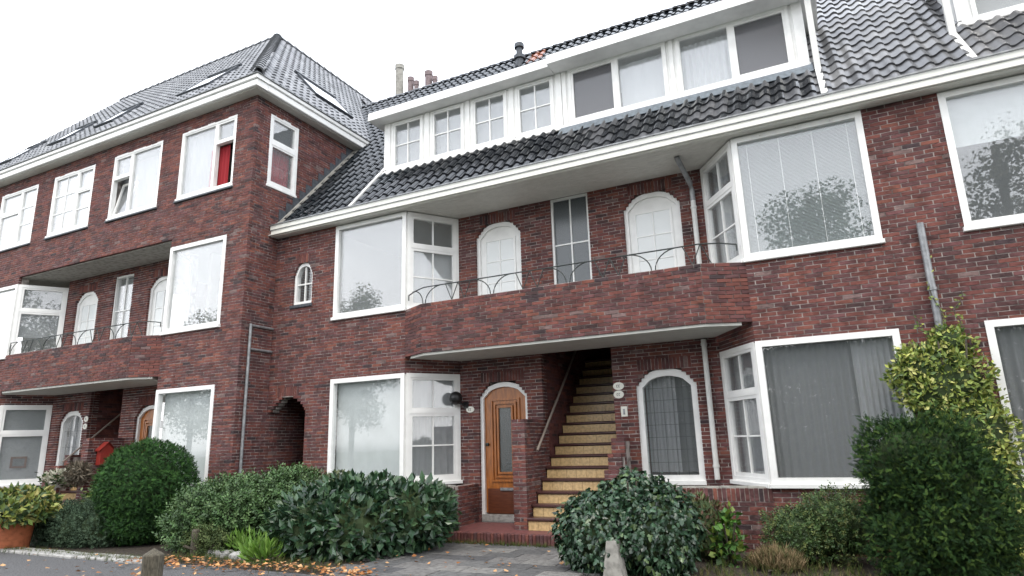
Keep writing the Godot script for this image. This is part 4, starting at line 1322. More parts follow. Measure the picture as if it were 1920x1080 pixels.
func garden() -> void:
	var G := [Color(.035, .085, .022), Color(.050, .11, .028), Color(.028, .065, .020), Color(.07, .13, .035)]
	# clipped dome
	bush("clipped_yew", "dark green yew clipped to a round dome beside the corner house", "shrub", Vector3(-11.15, 0, 1.9), [[Vector3(0, 0.98, 0), Vector3(0.82, 0.80, 0.80)], [Vector3(0, 0.42, 0), Vector3(0.66, 0.42, 0.66)]], 22000, 0.07, [Color(.022, .062, .018), Color(.032, .085, .022), Color(.045, .11, .026), Color(.018, .045, .016)], "sprig", "leaf_dull", 0.25, [0.35, 0.3, 1.0], 0.03, 2.0, 0, 0.66)
	# low grey green hedge
	bush("low_hedge", "low grey green hedge of small leaves beside the flower pot", "hedge", Vector3(-12.25, 0, 2.35), [[Vector3(-0.75, 0.30, 0), Vector3(0.5, 0.40, 0.42)], [Vector3(0, 0.32, 0), Vector3(0.6, 0.40, 0.42)], [Vector3(0.6, 0.33, -0.05), Vector3(0.5, 0.42, 0.42)]], 7000, 0.085, [Color(.05, .085, .05), Color(.065, .105, .062), Color(.035, .06, .038), Color(.085, .13, .08)], "shoot", "leaf_dull", 0.4, [0.7, 0.5, 0.7], 0.06)
	bush("yellow_shrub", "small yellow green bush behind the clipped yew by the pier", "shrub", Vector3(-12.9, 0, 1.4), [[Vector3(0, 0.5, 0), Vector3(0.55, 0.5, 0.45)]], 1600, 0.12, [Color(.12, .17, .035), Color(.08, .12, .03), Color(.05, .085, .03)], "oval", "leaf", 0.5)
	# pot
	var pt := thing("flower_pot", "terracotta pot holding a yellow green bush on the pavement", "pot", Vector3(-12.98, 0.0, 3.02))
	var mb := MB.new()
	mb.lathe([Vector2(0.0, 0.0), Vector2(0.25, 0.0), Vector2(0.30, 0.47), Vector2(0.325, 0.475), Vector2(0.335, 0.55), Vector2(0.30, 0.56), Vector2(0.29, 0.49), Vector2(0.0, 0.49)], Vector3.ZERO, 28)
	part("pot_body", mb, M.terracotta, pt)
	mb = MB.new(); mb.lathe([Vector2(0.285, 0.505), Vector2(0.0, 0.52)], Vector3.ZERO, 16)
	part("potting_soil", mb, M.soil, pt)
	bush("potted_bush", "yellow green leafy bush growing in the terracotta pot", "plant", Vector3(-12.95, 0.46, 3.02), [[Vector3(0, 0.24, 0), Vector3(0.60, 0.30, 0.55)], [Vector3(0.3, 0.15, 0.1), Vector3(0.4, 0.24, 0.4)]], 2600, 0.13, [Color(.20, .23, .045), Color(.12, .17, .035), Color(.055, .10, .03), Color(.03, .06, .02), Color(.26, .24, .07)], "oval", "leaf", 0.6, [0.5, 0.4, 0.8], 0.08)
	# feathery hedge
	bush("feathery_hedge", "soft green feathery hedge beside the passage", "hedge", Vector3(-9.0, 0, 1.75), [[Vector3(-0.55, 0.40, 0.25), Vector3(0.5, 0.52, 0.5)], [Vector3(0.0, 0.50, 0.0), Vector3(0.6, 0.56, 0.6)], [Vector3(0.6, 0.55, -0.5), Vector3(0.6, 0.60, 0.7)]], 9000, 0.15, [Color(.055, .12, .035), Color(.075, .15, .045), Color(.04, .085, .028), Color(.10, .17, .06)], "shoot", "leaf", 0.45, [0.7, 0.8, 0.6], 0.08)
	bush("olive_shrub", "upright olive green shrub in front of the arched passage", "shrub", Vector3(-8.25, 0, 0.95), [[Vector3(-0.1, 0.75, 0), Vector3(0.55, 0.42, 0.45)], [Vector3(0.3, 0.5, 0.2), Vector3(0.55, 0.5, 0.4)], [Vector3(0.5, 0.85, -0.1), Vector3(0.25, 0.30, 0.25)]], 4200, 0.085, [Color(.055, .085, .035), Color(.075, .105, .05), Color(.035, .055, .025), Color(.12, .14, .06)], "oval", "leaf", 0.6, [0.5, 0.7, 0.8], 0.10)
	# laurel
	bush("laurel_shrub", "spreading laurel shrub with long glossy leaves below the bay window", "shrub", Vector3(-6.55, 0, 1.3), [[Vector3(-0.55, 0.42, 0.65), Vector3(0.72, 0.52, 0.55)], [Vector3(0.15, 0.40, 0.55), Vector3(0.75, 0.48, 0.55)], [Vector3(-0.2, 0.62, 0.0), Vector3(0.9, 0.46, 0.7)], [Vector3(0.65, 0.52, 0.0), Vector3(0.65, 0.46, 0.65)], [Vector3(-0.9, 0.42, 0.1), Vector3(0.6, 0.48, 0.6)]], 5600, 0.150, [Color(.020, .052, .026), Color(.030, .072, .034), Color(.042, .092, .042), Color(.014, .036, .019), Color(.06, .11, .05)], "oval", "leaf_gloss", 0.5, [0.7, 0.15, 0.65], 0.08, 2.0, 280)
	bush("yew_hedge", "square clipped yew between the laurel and the stoop", "hedge", Vector3(-6.3, 0, 0.35), [[Vector3(0, 0.42, 0), Vector3(0.55, 0.46, 0.32)]], 6000, 0.07, YEW, "sprig", "leaf", 0.25, [0.8, 0.4, 0.7], 0.03, 4.0)
	bush("fern_clump", "bright green strap leaved clump on the edge of the bed", "plant", Vector3(-8.1, 0, 2.25), [[Vector3(-0.1, 0.14, 0), Vector3(0.42, 0.16, 0.2)]], 260, 0.14, [Color(.12, .24, .03), Color(.09, .19, .025), Color(.16, .28, .05)], "narrow", "leaf", 0.8, [0.7, 0.9, 0.5], 0.02, 2.0, 0, 0.0)
	bush("fern_clump", "bright green strap leaved clump beside the laurel among fallen leaves", "plant", Vector3(-7.55, 0, 2.55), [[Vector3(0, 0.08, 0), Vector3(0.30, 0.12, 0.18)]], 200, 0.2, [Color(.12, .24, .03), Color(.09, .19, .025), Color(.16, .28, .05)], "narrow", "leaf", 0.8, [0.7, 0.9, 0.5], 0.02, 2.0, 0, 0.0)
	bush("weedy_plant", "wispy weeds in front of the feathery hedge", "plant", Vector3(-8.85, 0, 2.45), [[Vector3(0, 0.18, 0), Vector3(0.42, 0.22, 0.15)]], 600, 0.11, [Color(.07, .10, .035), Color(.10, .13, .05), Color(.05, .075, .03)], "shoot", "leaf_dull", 0.8, [0.4, 0.9, 0.7], 0.05, 2.0, 0, 0.0)
	# ivy over a low post
	var pst := MB.new()
	pst.prism([Vector2(-0.12, 0.0), Vector2(0.12, 0.0), Vector2(0.055, 0.42), Vector2(-0.055, 0.42)], -0.09, 0.09)
	var gp := part("gate_post", pst, M.concrete)
	gp.position = Vector3(-2.46, 0, 2.14)
	tag(gp, "pale concrete gate post almost swallowed by ivy", "post")
	bush("ivy_mound", "dark glossy ivy heaped over the concrete gate post", "ivy", Vector3(-2.38, 0, 1.72), [[Vector3(-0.30, 0.45, 0.1), Vector3(0.62, 0.52, 0.40)], [Vector3(0.30, 0.50, 0.0), Vector3(0.55, 0.58, 0.40)], [Vector3(0.05, 0.72, -0.05), Vector3(0.50, 0.42, 0.36)], [Vector3(-0.05, 1.05, -0.1), Vector3(0.12, 0.17, 0.12)]], 6000, 0.066, [Color(.018, .045, .024), Color(.027, .062, .032), Color(.040, .085, .042), Color(.012, .028, .016), Color(.075, .12, .045), Color(.034, .074, .038), Color(.05, .10, .05), Color(.03, .07, .036), Color(.022, .05, .028)], "ivy", "leaf_gloss", 0.3, [0.2, -0.7, 0.6], 0.06, 2.0, 280)
	# shrubs in front of the low wall
	bush("bronze_shrub", "bronze and green leaved bush against the low brick wall", "shrub", Vector3(-1.72, 0, 0.70), [[Vector3(0, 0.50, 0), Vector3(0.30, 0.32, 0.28)], [Vector3(0.08, 0.25, 0.1), Vector3(0.3, 0.3, 0.25)]], 1100, 0.075, [Color(.07, .06, .03), Color(.10, .05, .03), Color(.06, .09, .03), Color(.12, .13, .05)], "oval", "leaf", 0.6, [0.5, 0.7, 0.6], 0.06)
	bush("hydrangea", "fresh green broad leaved plant beside the ivy", "plant", Vector3(-1.36, 0, 1.0), [[Vector3(0, 0.26, 0), Vector3(0.20, 0.28, 0.18)], [Vector3(0.03, 0.52, 0), Vector3(0.08, 0.14, 0.08)]], 230, 0.095, [Color(.06, .16, .025), Color(.09, .21, .035), Color(.04, .10, .02), Color(.17, .24, .04)], "broad", "leaf", 0.8, [0.6, 0.4, 0.6], 0.04, 2.0, 0, 0.0)
	bush("dry_grass", "brown dried out grassy plant on the bare bed", "plant", Vector3(-0.82, 0, 1.15), [[Vector3(0, 0.06, 0), Vector3(0.30, 0.13, 0.22)]], 750, 0.11, [Color(.24, .18, .10), Color(.18, .14, .07), Color(.11, .12, .05), Color(.30, .22, .13)], "tuft", "leaf_dull", 0.9, [0.3, 1.0, 0.4], 0.03, 2.0, 0, 0.0)
	bush("loose_shrub", "loose mid green shrub below the bay window beside the tall yew", "shrub", Vector3(-0.25, 0, 0.62), [[Vector3(0.12, 0.45, 0), Vector3(0.46, 0.40, 0.35)], [Vector3(-0.35, 0.32, 0.1), Vector3(0.36, 0.34, 0.30)]], 4000, 0.085, [Color(.05, .10, .028), Color(.075, .135, .035), Color(.035, .07, .022), Color(.13, .16, .045)], "shoot", "leaf", 0.5, [0.6, 0.6, 0.8], 0.08)
	bush("tall_yew", "tall broad dark yew standing between the loose shrub and the climber", "shrub", Vector3(0.80, 0, 1.32), [[Vector3(0.0, 0.50, 0), Vector3(0.60, 0.62, 0.46)], [Vector3(-0.04, 1.16, 0), Vector3(0.55, 0.50, 0.42)], [Vector3(0.12, 0.75, 0.06), Vector3(0.52, 0.6, 0.46)]], 30000, 0.058, [Color(.014, .036, .011), Color(.020, .050, .014), Color(.030, .070, .017), Color(.010, .026, .009), Color(.060, .105, .022)], "sprig", "leaf_dull", 0.35, [0.7, 0.35, 0.9], 0.10, 3.6)
	# variegated climber up the wall and drainpipe
	bush("variegated_climber", "yellow and green variegated climber on the wall beside the drainpipe", "climber", Vector3(1.30, 0, 0.12), [[Vector3(-0.05, 2.10, 0.04), Vector3(0.54, 0.46, 0.22)], [Vector3(-0.22, 2.28, 0.06), Vector3(0.36, 0.30, 0.20)], [Vector3(0.16, 1.50, 0.04), Vector3(0.46, 0.62, 0.22)], [Vector3(0.24, 0.85, 0.08), Vector3(0.40, 0.62, 0.22)], [Vector3(0.10, 2.60, 0), Vector3(0.22, 0.20, 0.12)], [Vector3(0.34, 0.35, 0.15), Vector3(0.4, 0.4, 0.25)]], 9500, 0.072, [Color(.32, .36, .07), Color(.24, .30, .06), Color(.13, .20, .04), Color(.07, .12, .03), Color(.46, .46, .15), Color(.18, .24, .05)], "oval", "leaf", 0.5, [0.6, 0.2, 0.8], 0.07)
	var cl := get_node("variegated_climber")
	var extra := []
	for run in [[1.36, 2.75, 1.33, 3.75], [1.50, 2.70, 1.62, 3.25], [1.20, 2.65, 1.08, 2.95]]:
		var pth := []
		for k in 14:
			var t := k / 13.0
			var p := Vector3(lerpf(run[0], run[2], t) + 0.04 * sin(t * 9), lerpf(run[1], run[3], t), 0.10 + 0.02 * sin(t * 5)) - Vector3(1.30, 0, 0.12)
			pth.append(p)
			for j in int(4 * (1.2 - t)): extra.append([look(p + unit_dir() * 0.03, unit_dir() + Vector3(0, 0.2, 0.4), Vector3(0, .3, 1) + unit_dir() * .6, 0.05), pick([Color(.14, .2, .04), Color(.07, .12, .03), Color(.28, .3, .07)]), 1.0])
		mb = MB.new(); mb.tube(pth, 0.006, 5)
		part("tendril", mb, M.post_wood, cl)
	scatter(cl, "tendril_leaves", "oval", "leaf", extra)
	# pot of chrysanthemums and dried ball on the far low wall
	var bw := thing("flower_bowl", "stone bowl of white chrysanthemums on the low wall of the corner house", "bowl", Vector3(-15.95, 0.85, 0.70))
	mb = MB.new(); mb.lathe([Vector2(0, 0), Vector2(0.18, 0), Vector2(0.26, 0.16), Vector2(0.22, 0.16), Vector2(0, 0.12)], Vector3.ZERO, 16)
	part("bowl", mb, M.concrete, bw)
	var wf := crown([[Vector3(0, 0.22, 0), Vector3(0.40, 0.17, 0.3)]], 420, 0.07, [Color(.6, .6, .5), Color(.65, .63, .56), Color(.04, .07, .025), Color(.5, .5, .4)], 0.3, [0.8, 0.6, 0.4], 0.02)
	scatter(bw, "blossom", "broad", "leaf_dull", wf)
	var lf := crown([[Vector3(0, 0.14, 0), Vector3(0.38, 0.12, 0.28)]], 300, 0.09, [Color(.035, .06, .02), Color(.05, .08, .03)], 0.4)
	scatter(bw, "foliage", "oval", "leaf", lf)
	var dg := thing("dried_ball", "grey brown dried ball of twigs on the wall of the corner house", "ornament", Vector3(-15.05, 0.86, 0.85))
	scatter(dg, "twig_ball", "narrow", "leaf_dull", crown([[Vector3(0, 0.30, 0), Vector3(0.22, 0.22, 0.22)]], 900, 0.14, [Color(.12, .10, .075), Color(.17, .145, .11), Color(.09, .08, .06)], 0.4, [0.3, 0.0, 1.0], 0.01))
	mb = MB.new(); mb.tube([Vector3.ZERO, Vector3(0, 0.3, 0)], 0.02, 6)
	part("stalk", mb, M.post_wood, dg)

	# loose things on the ground
	var lv := []
	for k in 620:
		var x := rng.randf_range(-9.4, -5.2)
		var z := 3.05 + rng.randfn(0, 0.16) - 0.05 * (x + 7) + (0.0 if rng.randf() < 0.8 else rng.randf_range(-0.2, 1.2))
		if k > 520:
			x = rng.randf_range(-6.2, -3.2); z = rng.randf_range(0.5, 3.4)
		if k > 580: x = rng.randf_range(-13, -8); z = rng.randf_range(3.0, 4.4)
		var nr := Vector3(rng.randfn(0, .35), 1, rng.randfn(0, .35))
		lv.append([look(Vector3(x, 0.055 + rng.randf() * 0.03, z), Vector3(rng.randfn(), 0, rng.randfn()), nr, rng.randf_range(0.045, 0.085)), pick([Color(.42, .19, .07), Color(.50, .26, .11), Color(.30, .13, .05), Color(.55, .33, .17), Color(.22, .11, .06)]), 1.0])
	var lt := Node3D.new()
	lt.name = "leaf_litter"; add_child(lt)
	tag(lt, "orange brown fallen leaves drifted along the bed and path", "leaves", "", "stuff")
	scatter(lt, "fallen_leaves", "broad", "leaf_dull", lv)
	var gs := []
	for k in 1500:
		var x := rng.randf_range(-13.8, -3.2); var z := 3.18 + rng.randfn(0, 0.07)
		if x > -9.3: z = 2.75 + rng.randfn(0, 0.2)
		if x > -6.0: z = 0.48 + absf(rng.randfn(0, 0.05))
		gs.append([look(Vector3(x, 0.02, z), Vector3(rng.randfn(0, .2), 1, rng.randfn(0, .2)), unit_dir(), rng.randf_range(0.04, 0.10)), pick([Color(.05, .075, .02), Color(.075, .10, .025), Color(.10, .10, .035)]), 1.0])
	for k in 900:
		gs.append([look(Vector3(rng.randf_range(-1.6, 2.4), 0.02, rng.randf_range(0.9, 2.2)), Vector3(rng.randfn(0, .3), 1, rng.randfn(0, .3)), unit_dir(), rng.randf_range(0.04, 0.12)), pick([Color(.05, .08, .02), Color(.09, .11, .03), Color(.13, .11, .05)]), 1.0])
	var gt := Node3D.new()
	gt.name = "grass"; add_child(gt)
	tag(gt, "short grass and moss growing along the edging and in the beds", "grass", "", "stuff")
	scatter(gt, "blades", "tuft", "leaf_dull", gs)

# ---------------------------------------------------------------- ground
func ground() -> void:
	var mb := MB.new()
	mb.box(-150, 150, -0.3, -0.03, -150, 150)
	structure("ground", mb, M.lawn)
	mb = MB.new(); mb.box(-120, 120, -0.2, -0.1, 7.2, 13.5)
	mb.box(-120, 120, -0.2, -0.012, 7.2, 13.5)
	structure("road", mb, M.asphalt)
	mb = MB.new(); mb.box(-60, 40, -0.2, 0.02, 3.1, 7.0)
	structure("pavement", mb, M.asphalt)
	mb = MB.new(); mb.box(-60, 40, -0.2, 0.03, 7.0, 7.2)
	structure("kerb", mb, M.concrete)
	mb = MB.new(); mb.box(-23, 8, -0.2, 0.012, -1.0, 3.098)
	structure("garden_bed", mb, M.soil)
	# pavers of the path
	var path := node("path", self)
	path.set_meta("kind", "structure")
	var cols := [Color(.10, .10, .10), Color(.13, .13, .128), Color(.16, .155, .15), Color(.085, .085, .088), Color(.20, .195, .185)]
	var pm := []
	for c in cols: pm.append(mat("paver_%d" % pm.size(), (c as Color).linear_to_srgb(), 0.85, M.paver.albedo_texture, 1.3, false, M.paver.normal_texture, 0.6))
	var z := 0.41
	var row := 0
	while z < 3.08:
		var x := -6.1 + (0.25 if row % 2 else 0.0)
		while x < -2.9:
			mb = MB.new()
			var h := rng.randf_range(-.003, .004)
			mb.xf = Transform3D(Basis(Vector3.RIGHT, -PI / 2), Vector3(x + .25, 0, z + .17))
			mb.bevel(-.246, .246, -.166, .166, -0.02, 0.036 + h, 0.006)
			part("paver", mb, pm[rng.randi_range(0, 3) if x < -5 else rng.randi_range(0, 4)], path)
			x += 0.5
		z += 0.34
		row += 1
	# edging stones
	var x := -14.2
	while x < -9.0:
		var l := rng.randf_range(0.5, 0.95)
		mb = MB.new()
		mb.xf = Transform3D(Basis(Vector3.UP, rng.randfn(0, .03)) * Basis(Vector3.RIGHT, -PI / 2), Vector3(x + l * .5, 0, 3.16 + rng.randfn(0, .02)))
		mb.bevel(-l * .5 + .006, l * .5 - .006, -.15, .15, -.05, 0.055 + rng.randf() * .015, 0.02)
		tag(part("edging_stone", mb, M.stone), "flat grey edging stone laid between pavement and bed", "stone", "edging stones along the bed")
		x += l
	for q in [[-8.55, 2.42, 0.42], [-8.05, 2.46, 0.30], [-7.75, 2.52, 0.2]]:
		mb = MB.new()
		mb.xf = Transform3D(Basis(Vector3.RIGHT, -PI / 2), Vector3(q[0], 0, q[1]))
		mb.bevel(-q[2] * .5, q[2] * .5, -.10, .10, -.05, 0.10, 0.035)
		tag(part("rockery_stone", mb, M.stone), "pale rounded rockery stone below the bright green clump", "stone", "rockery stones")
	# wooden posts
	mb = MB.new()
	mb.lathe([Vector2(0.082, 0.0), Vector2(0.078, 0.745), Vector2(0.072, 0.755), Vector2(0.0, 0.80)], Vector3.ZERO, 8)
	var bo := part("bollard", mb, M.post_wood)
	bo.position = Vector3(-4.95, 0.02, 6.07)
	tag(bo, "weathered grey wooden bollard with a pointed cap on the pavement", "bollard")
	mb = MB.new()
	mb.lathe([Vector2(0.06, 0.0), Vector2(0.06, 0.37), Vector2(0.05, 0.40), Vector2(0.0, 0.405)], Vector3.ZERO, 8)
	var sb := part("stub_post", mb, M.post_wood)
	sb.position = Vector3(-8.95, 0.0, 2.55)
	tag(sb, "short cut off wooden stake in front of the feathery hedge", "post")

# ---------------------------------------------------------------- small fixtures
func fixtures() -> void:
	var wl := thing("wall_lamp", "black globe wall lamp between side window and front door", "lamp", Vector3(-6.28, 2.38, -0.92))
	var mb := MB.new()
	var prof := []
	for k in 11:
		var a := -PI / 2 + PI * k / 10
		prof.append(Vector2(0.125 * cos(a), 0.125 * sin(a)))
	mb.lathe(prof, Vector3(-0.02, 0.0, 0.20), 18)
	part("globe", mb, M.black, wl)
	mb = MB.new()
	mb.tube([Vector3(0.10, -0.13, 0.0), Vector3(0.09, -0.13, 0.10), Vector3(0.03, -0.08, 0.17)], 0.028)
	mb.box(0.05, 0.14, -0.19, -0.07, -0.01, 0.03)
	part("bracket", mb, M.black, wl)
	for q in [[-6.10, 2.165, -0.92, 0.085, 0.058, "oval white enamel number plate below the wall lamp"], [-3.20, 2.415, -0.92, 0.095, 0.065, "oval white number plate, upper of two beside the stairs"], [-3.205, 2.275, -0.92, 0.09, 0.065, "oval white number plate, lower of two beside the stairs"], [-16.66, 2.42, -0.12, 0.08, 0.07, "round white number plate, upper of two at the corner house stairs"], [-16.67, 2.24, -0.12, 0.08, 0.07, "round white number plate, lower of two at the corner house stairs"]]:
		var pl := thing("number_plate", q[5], "plate", Vector3(q[0], q[1], q[2]))
		mb = MB.new()
		var o := []; var i := []
		for k in 20:
			var a := TAU * k / 20
			o.append(Vector2(cos(a) * q[3], sin(a) * q[4])); i.append(Vector2(cos(a) * q[3] * .8, sin(a) * q[4] * .8))
		mb.prism(o, 0.0, 0.016)
		part("enamel", mb, M.plate, pl)
		mb = MB.new()
		for k in 2: # worn figures
			var xx := -0.032 + 0.034 * k
			mb.box(xx, xx + 0.008, -0.022, 0.022, 0.0165, 0.018); mb.box(xx + .01, xx + 0.024, 0.014, 0.022, 0.0165, 0.018); mb.box(xx + .01, xx + 0.02, -0.022, -0.015, 0.0165, 0.018)
		part("figures", mb, M.ink, pl)
	var db := thing("door_bell", "small white bell push plate beneath the number plates", "bell", Vector3(-3.13, 1.99, -0.92))
	mb = MB.new(); mb.bevel(-0.055, 0.055, -0.085, 0.085, 0.0, 0.018, 0.006)
	part("plate", mb, M.plate, db)
	mb = MB.new(); mb.box(-0.015, 0.015, -0.05, 0.04, 0.0185, 0.026)
	part("push_button", mb, M.zinc, db)
	# a picture on the sill of the far bay
	mb = MB.new(); mb.box(-18.35, -18.0, 1.35, 1.75, 0.30, 0.33)

func cloths() -> void:
	var z0 := 0.0
	var f := F(Vector3.ZERO); var r := F(Vector3(0, 0, -REC))
	var al := rad_to_deg(atan2(REC, 0.625)); var ln := sqrt(REC * REC + 0.625 * 0.625)
	var fa := F(Vector3(BAY1, 0, 0), al); var fb := F(Vector3(BAY2 - 0.625, 0, -REC), -al)
	curtain("roller_blind", "pale drawn blind filling the ground floor bay beside the passage", "blind", f, BAY0 + .05, BAY1 - .05, SG + .05, TG - .05, -0.17, "blind_white")
	curtain("net_curtain", "grey net curtain in the side window beside the wall lamp", "curtain", fa, 0.08, ln - .05, SG + .05, TG - .7, -0.16, "curtain_grey", 7.0)
	curtain("net_curtain", "white net curtain high in the side window beside the wall lamp", "curtain", fa, 0.08, ln - .05, TG - .72, TG - .05, -0.16, "curtain_white", 4.0)
	curtain("net_curtain", "grey white curtain in the upper side window beside the balcony door", "curtain", fa, 0.08, ln - .05, SF + .05, TF - .7, -0.16, "curtain_white", 4.0, 0.012)
	venetian("fine slatted blind in the great upper pane above the lower bay", f, BAY2 + .07, BAY3 - .07, SF + .06, TF - .07, -0.16, "blind")
	curtain("curtain", "grey folded curtain in the upper side window beside the swan neck pipe", "curtain", fb, 0.1, 0.6, SF + .05, TF - .05, -0.16, "curtain_grey", 5.0)
	curtain("net_curtain", "grey sheer net across the ground floor bay behind the tall yew", "curtain", f, BAY2 + .06, BAY3 - .55, SG + .05, TG - .05, -0.20, "curtain_dim", 11.0, 0.02)
	curtain("curtain", "paler gathered curtain at the end of the bay behind the tall yew", "curtain", f, BAY3 - .58, BAY3 - .06, SG + .05, TG - .05, -0.17, "curtain_grey", 7.0, 0.02)
	curtain("curtain", "dark grey folded curtain in the ground floor side window beside the white downpipe", "curtain", fb, 0.05, ln - .08, SG + .05, TG - .05, -0.16, "curtain_dim", 9.0)
	curtain("net_curtain", "pale gathered curtain behind the leaded window", "curtain", r, -2.80, -2.30, 1.0, 2.55, -0.24, "curtain_grey", 7.0)
	curtain("curtain", "dim back curtain behind the leaded window", "curtain", r, -2.32, -1.98, 1.0, 2.55, -0.30, "curtain_dim", 2.0)
	curtain("roller_blind", "white blind half drawn in the upper pane beyond the short drainpipe", "blind", f, 1.87, 3.55, 5.22, TF - .05, -0.16, "blind_white")
	curtain("curtain", "dark folded curtain in the pane beside the variegated climber", "curtain", f, 1.87, 2.9, SG + .05, TG - .05, -0.2, "curtain_dim", 9.0, 0.03)
	var fd := F(Vector3(0, 0, -0.9))
	var k := 0
	for x in [-7.99, -6.96, -5.95, -4.92]:
		curtain("net_curtain", ["white net curtain in the dormer window nearest the corner house", "white net curtain in the dormer window second from the corner house", "white net curtain in the dormer window third from the corner house", "white net curtain in the dormer window fourth from the corner house"][k], "curtain", fd, x + .05, x + .77, 7.46, [8.36, 8.38, 8.44, 8.42][k], -0.12, "curtain_grey", 2.0, 0.01)
		k += 1
	curtain("net_curtain", "white net curtain in the second pane of the broad dormer", "curtain", fd, -2.78, -1.92, 7.48, 8.45, -0.14, "curtain_white", 3.0, 0.015)
	curtain("net_curtain", "gathered white net in the third pane of the broad dormer", "curtain", fd, -1.66, -0.76, 7.48, 8.46, -0.14, "curtain_white", 8.0, 0.025)
	curtain("roller_blind", "grey drawn screen in the first pane of the broad dormer", "blind", fd, -3.70, -2.86, 7.48, 8.5, -0.2, "curtain_dim")
	curtain("roller_blind", "grey drawn screen in the last pane of the broad dormer", "blind", fd, -0.72, 0.12, 7.48, 8.5, -0.2, "curtain_dim")
	curtain("roller_blind", "white drawn blind in the separate dormer", "blind", fd, 2.68, 4.14, 7.48, 8.5, -0.14, "curtain_white")
	# corner house
	var g := F(Vector3(0, 0, 0.8)); var gs := F(Vector3(-10.35, 0, 0.8), 90.0); var dx := -11.87
	var ga := F(Vector3(BAY1 + dx, 0, 0.8), al)
	curtain("net_curtain", "white net curtain beside the red curtain on the top floor", "curtain", g, -12.9, -11.86, 7.2, 8.7, -0.17, "curtain_grey", 5.0, 0.012)
	curtain("curtain", "bright red curtain at the opened casement on the top floor", "curtain", g, -11.88, -11.26, 7.2, 8.2, -0.16, "curtain_red", 6.0, 0.03)
	curtain("curtain", "red curtain in the narrow window of the side wall", "curtain", gs, 0.48, 1.16, 7.2, 8.14, -0.18, "curtain_red", 6.0, 0.02)
	curtain("net_curtain", "white net curtain behind the tilted casement", "curtain", g, -15.5, -13.5, 7.2, 8.7, -0.34, "curtain_grey", 6.0, 0.012)
	curtain("net_curtain", "white net curtain behind small panes next to the tilted casement", "curtain", g, -17.76, -16.11, 7.2, 8.7, -0.16, "curtain_white", 9.0, 0.015)
	curtain("net_curtain", "white net curtain in the outermost top floor window", "curtain", g, -20.3, -18.63, 7.2, 8.7, -0.16, "curtain_white", 9.0, 0.015)
	curtain("roller_blind", "pale drawn blind in the ground floor bay behind the clipped yew", "blind", g, BAY2 + dx + .06, BAY3 + dx - .06, SG + .05, TG - .05, -0.17, "blind_white")
	curtain("roller_blind", "pale blind in the upper canted window of the corner house", "blind", ga, 0.08, ln - .05, SF + .55, TF - .05, -0.15, "curtain_grey")
	curtain("roller_blind", "grey drawn blind in the lower canted window of the corner house", "blind", ga, 0.08, ln - .05, SG + .05, TG - .05, -0.15, "curtain_grey")
	curtain("net_curtain", "grey curtain behind the arched window of the corner house", "curtain", F(Vector3(dx, 0, 0.8 - REC)), -5.85, -5.0, 1.0, 2.55, -0.24, "curtain_grey", 6.0)
	curtain("net_curtain", "grey net in the tall stair window of the corner house", "curtain", F(Vector3(dx, 0, 0.8 - REC)), -4.26, -3.59, 3.3, 5.95, -0.2, "curtain_grey", 3.0, 0.01)
	var pf := thing("framed_picture", "small dark framed picture on the blind of the canted window", "picture", ga * Vector3(0.55, 1.42, -0.11))
	pf.rotation.y = deg_to_rad(al)
	var mb := MB.new(); mb.ring(rect(-.17, .17, -.14, .14), rect(-.12, .12, -.09, .09), -0.01, 0.012)
	part("frame", mb, M.wood_dark, pf)
	mb = MB.new(); mb.box(-.12, .12, -.09, .09, -0.01, 0.004)
	part("print", mb, M.curtain_dim, pf)

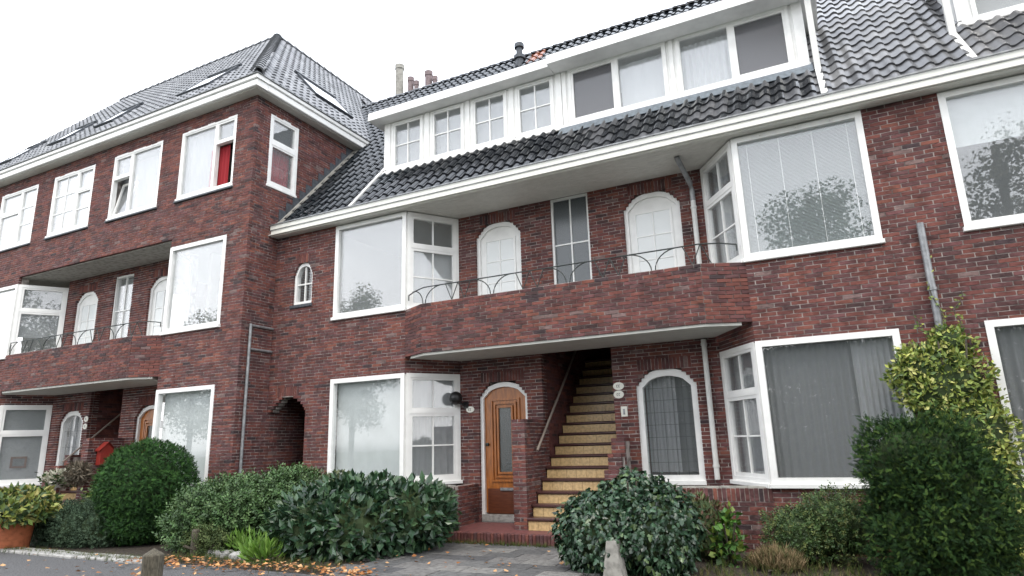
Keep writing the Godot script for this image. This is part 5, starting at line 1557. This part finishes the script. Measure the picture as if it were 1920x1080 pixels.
func across_the_street() -> void:
	var A := [Color(.035, .065, .02), Color(.05, .085, .028), Color(.028, .05, .018), Color(.07, .10, .03)]
	var B := [Color(.06, .06, .025), Color(.085, .075, .03), Color(.045, .05, .02)]
	tree("tall green street tree standing opposite the great upper pane", Vector3(0.3, 0, 20), 12.6, 6.5, A, 7000, 1.0)
	tree("loose brownish street tree opposite the short drainpipe", Vector3(7.4, 0, 21), 14.0, 5.0, B, 2600, 1.0)
	tree("small green street tree opposite the passage", Vector3(-25.2, 0, 20), 11.0, 4.6, A, 6000, 0.9)
	tree("bushy green street tree opposite the corner house", Vector3(-37.0, 0, 20), 10.6, 7.0, A, 5500, 1.0)
	tree("low green street tree next to the tall one", Vector3(4.0, 0, 24), 11.0, 4.0, A, 2600, 1.0)
	tree("green street tree behind the pavement lamp", Vector3(-12.0, 0, 26), 7.0, 6.0, A, 3500, 1.0)
	for q in [[2.0, "tall dark green thicket across the street beyond the brownish tree", 2.55]]:
		var t := thing("street_hedge", q[1], "hedge", Vector3(q[0], 0, 18.0))
		scatter(t, "foliage", "broad", "leaf", crown([[Vector3(0, q[2] * 0.85, 0), Vector3(11.5, q[2], 1.2)]], 56000, 0.2, A, 0.5, [0.5, 0.3, 0.8], 0.1, 4.0))

func _ready() -> void:
	rng.seed = 20240611
	cam = Camera3D.new()
	cam.name = "camera"
	add_child(cam)
	cam.position = EYE
	cam.rotation_order = EULER_ORDER_YXZ
	cam.rotation = Vector3(0.23778902, 0.45548858, -0.03054873)
	cam.fov = 48.787
	cam.near = 0.05; cam.far = 600.0
	cam.current = true
	var we := WorldEnvironment.new()
	we.name = "overcast_day"
	var en := Environment.new()
	en.background_mode = Environment.BG_SKY
	var sm := ProceduralSkyMaterial.new()
	sm.sky_top_color = Color(0.93, 0.955, 1.0); sm.sky_horizon_color = Color(1, 1, 1); sm.sky_curve = 0.3
	sm.ground_bottom_color = Color(0.25, 0.25, 0.24); sm.ground_horizon_color = Color(0.5, 0.5, 0.5)
	sm.sun_angle_max = 1.0
	var sk := Sky.new()
	sk.sky_material = sm
	en.sky = sk
	en.tonemap_mode = Environment.TONE_MAPPER_LINEAR
	en.tonemap_exposure = 3.1
	en.sdfgi_enabled = true; en.ssao_enabled = true; en.ssil_enabled = true
	we.environment = en
	add_child(we)
	var sun := DirectionalLight3D.new()
	sun.name = "sun"
	sun.light_energy = 0.25; sun.light_angular_distance = 30.0; sun.light_color = Color(1.0, 0.98, 0.95)
	sun.shadow_enabled = true
	add_child(sun)
	sun.rotation_degrees = Vector3(-58, 20, 0)

	make_materials()
	mat("lining_brick", S(.125, .046, .042), 0.9)
	make_brick_unit()
	make_tile_unit()
	make_leaves()
	ground()
	main_house()
	corner_block()
	print("buildings ", Time.get_ticks_msec())
	cloths()
	fixtures()
	across_the_street()
	garden()
	print("all ", Time.get_ticks_msec())
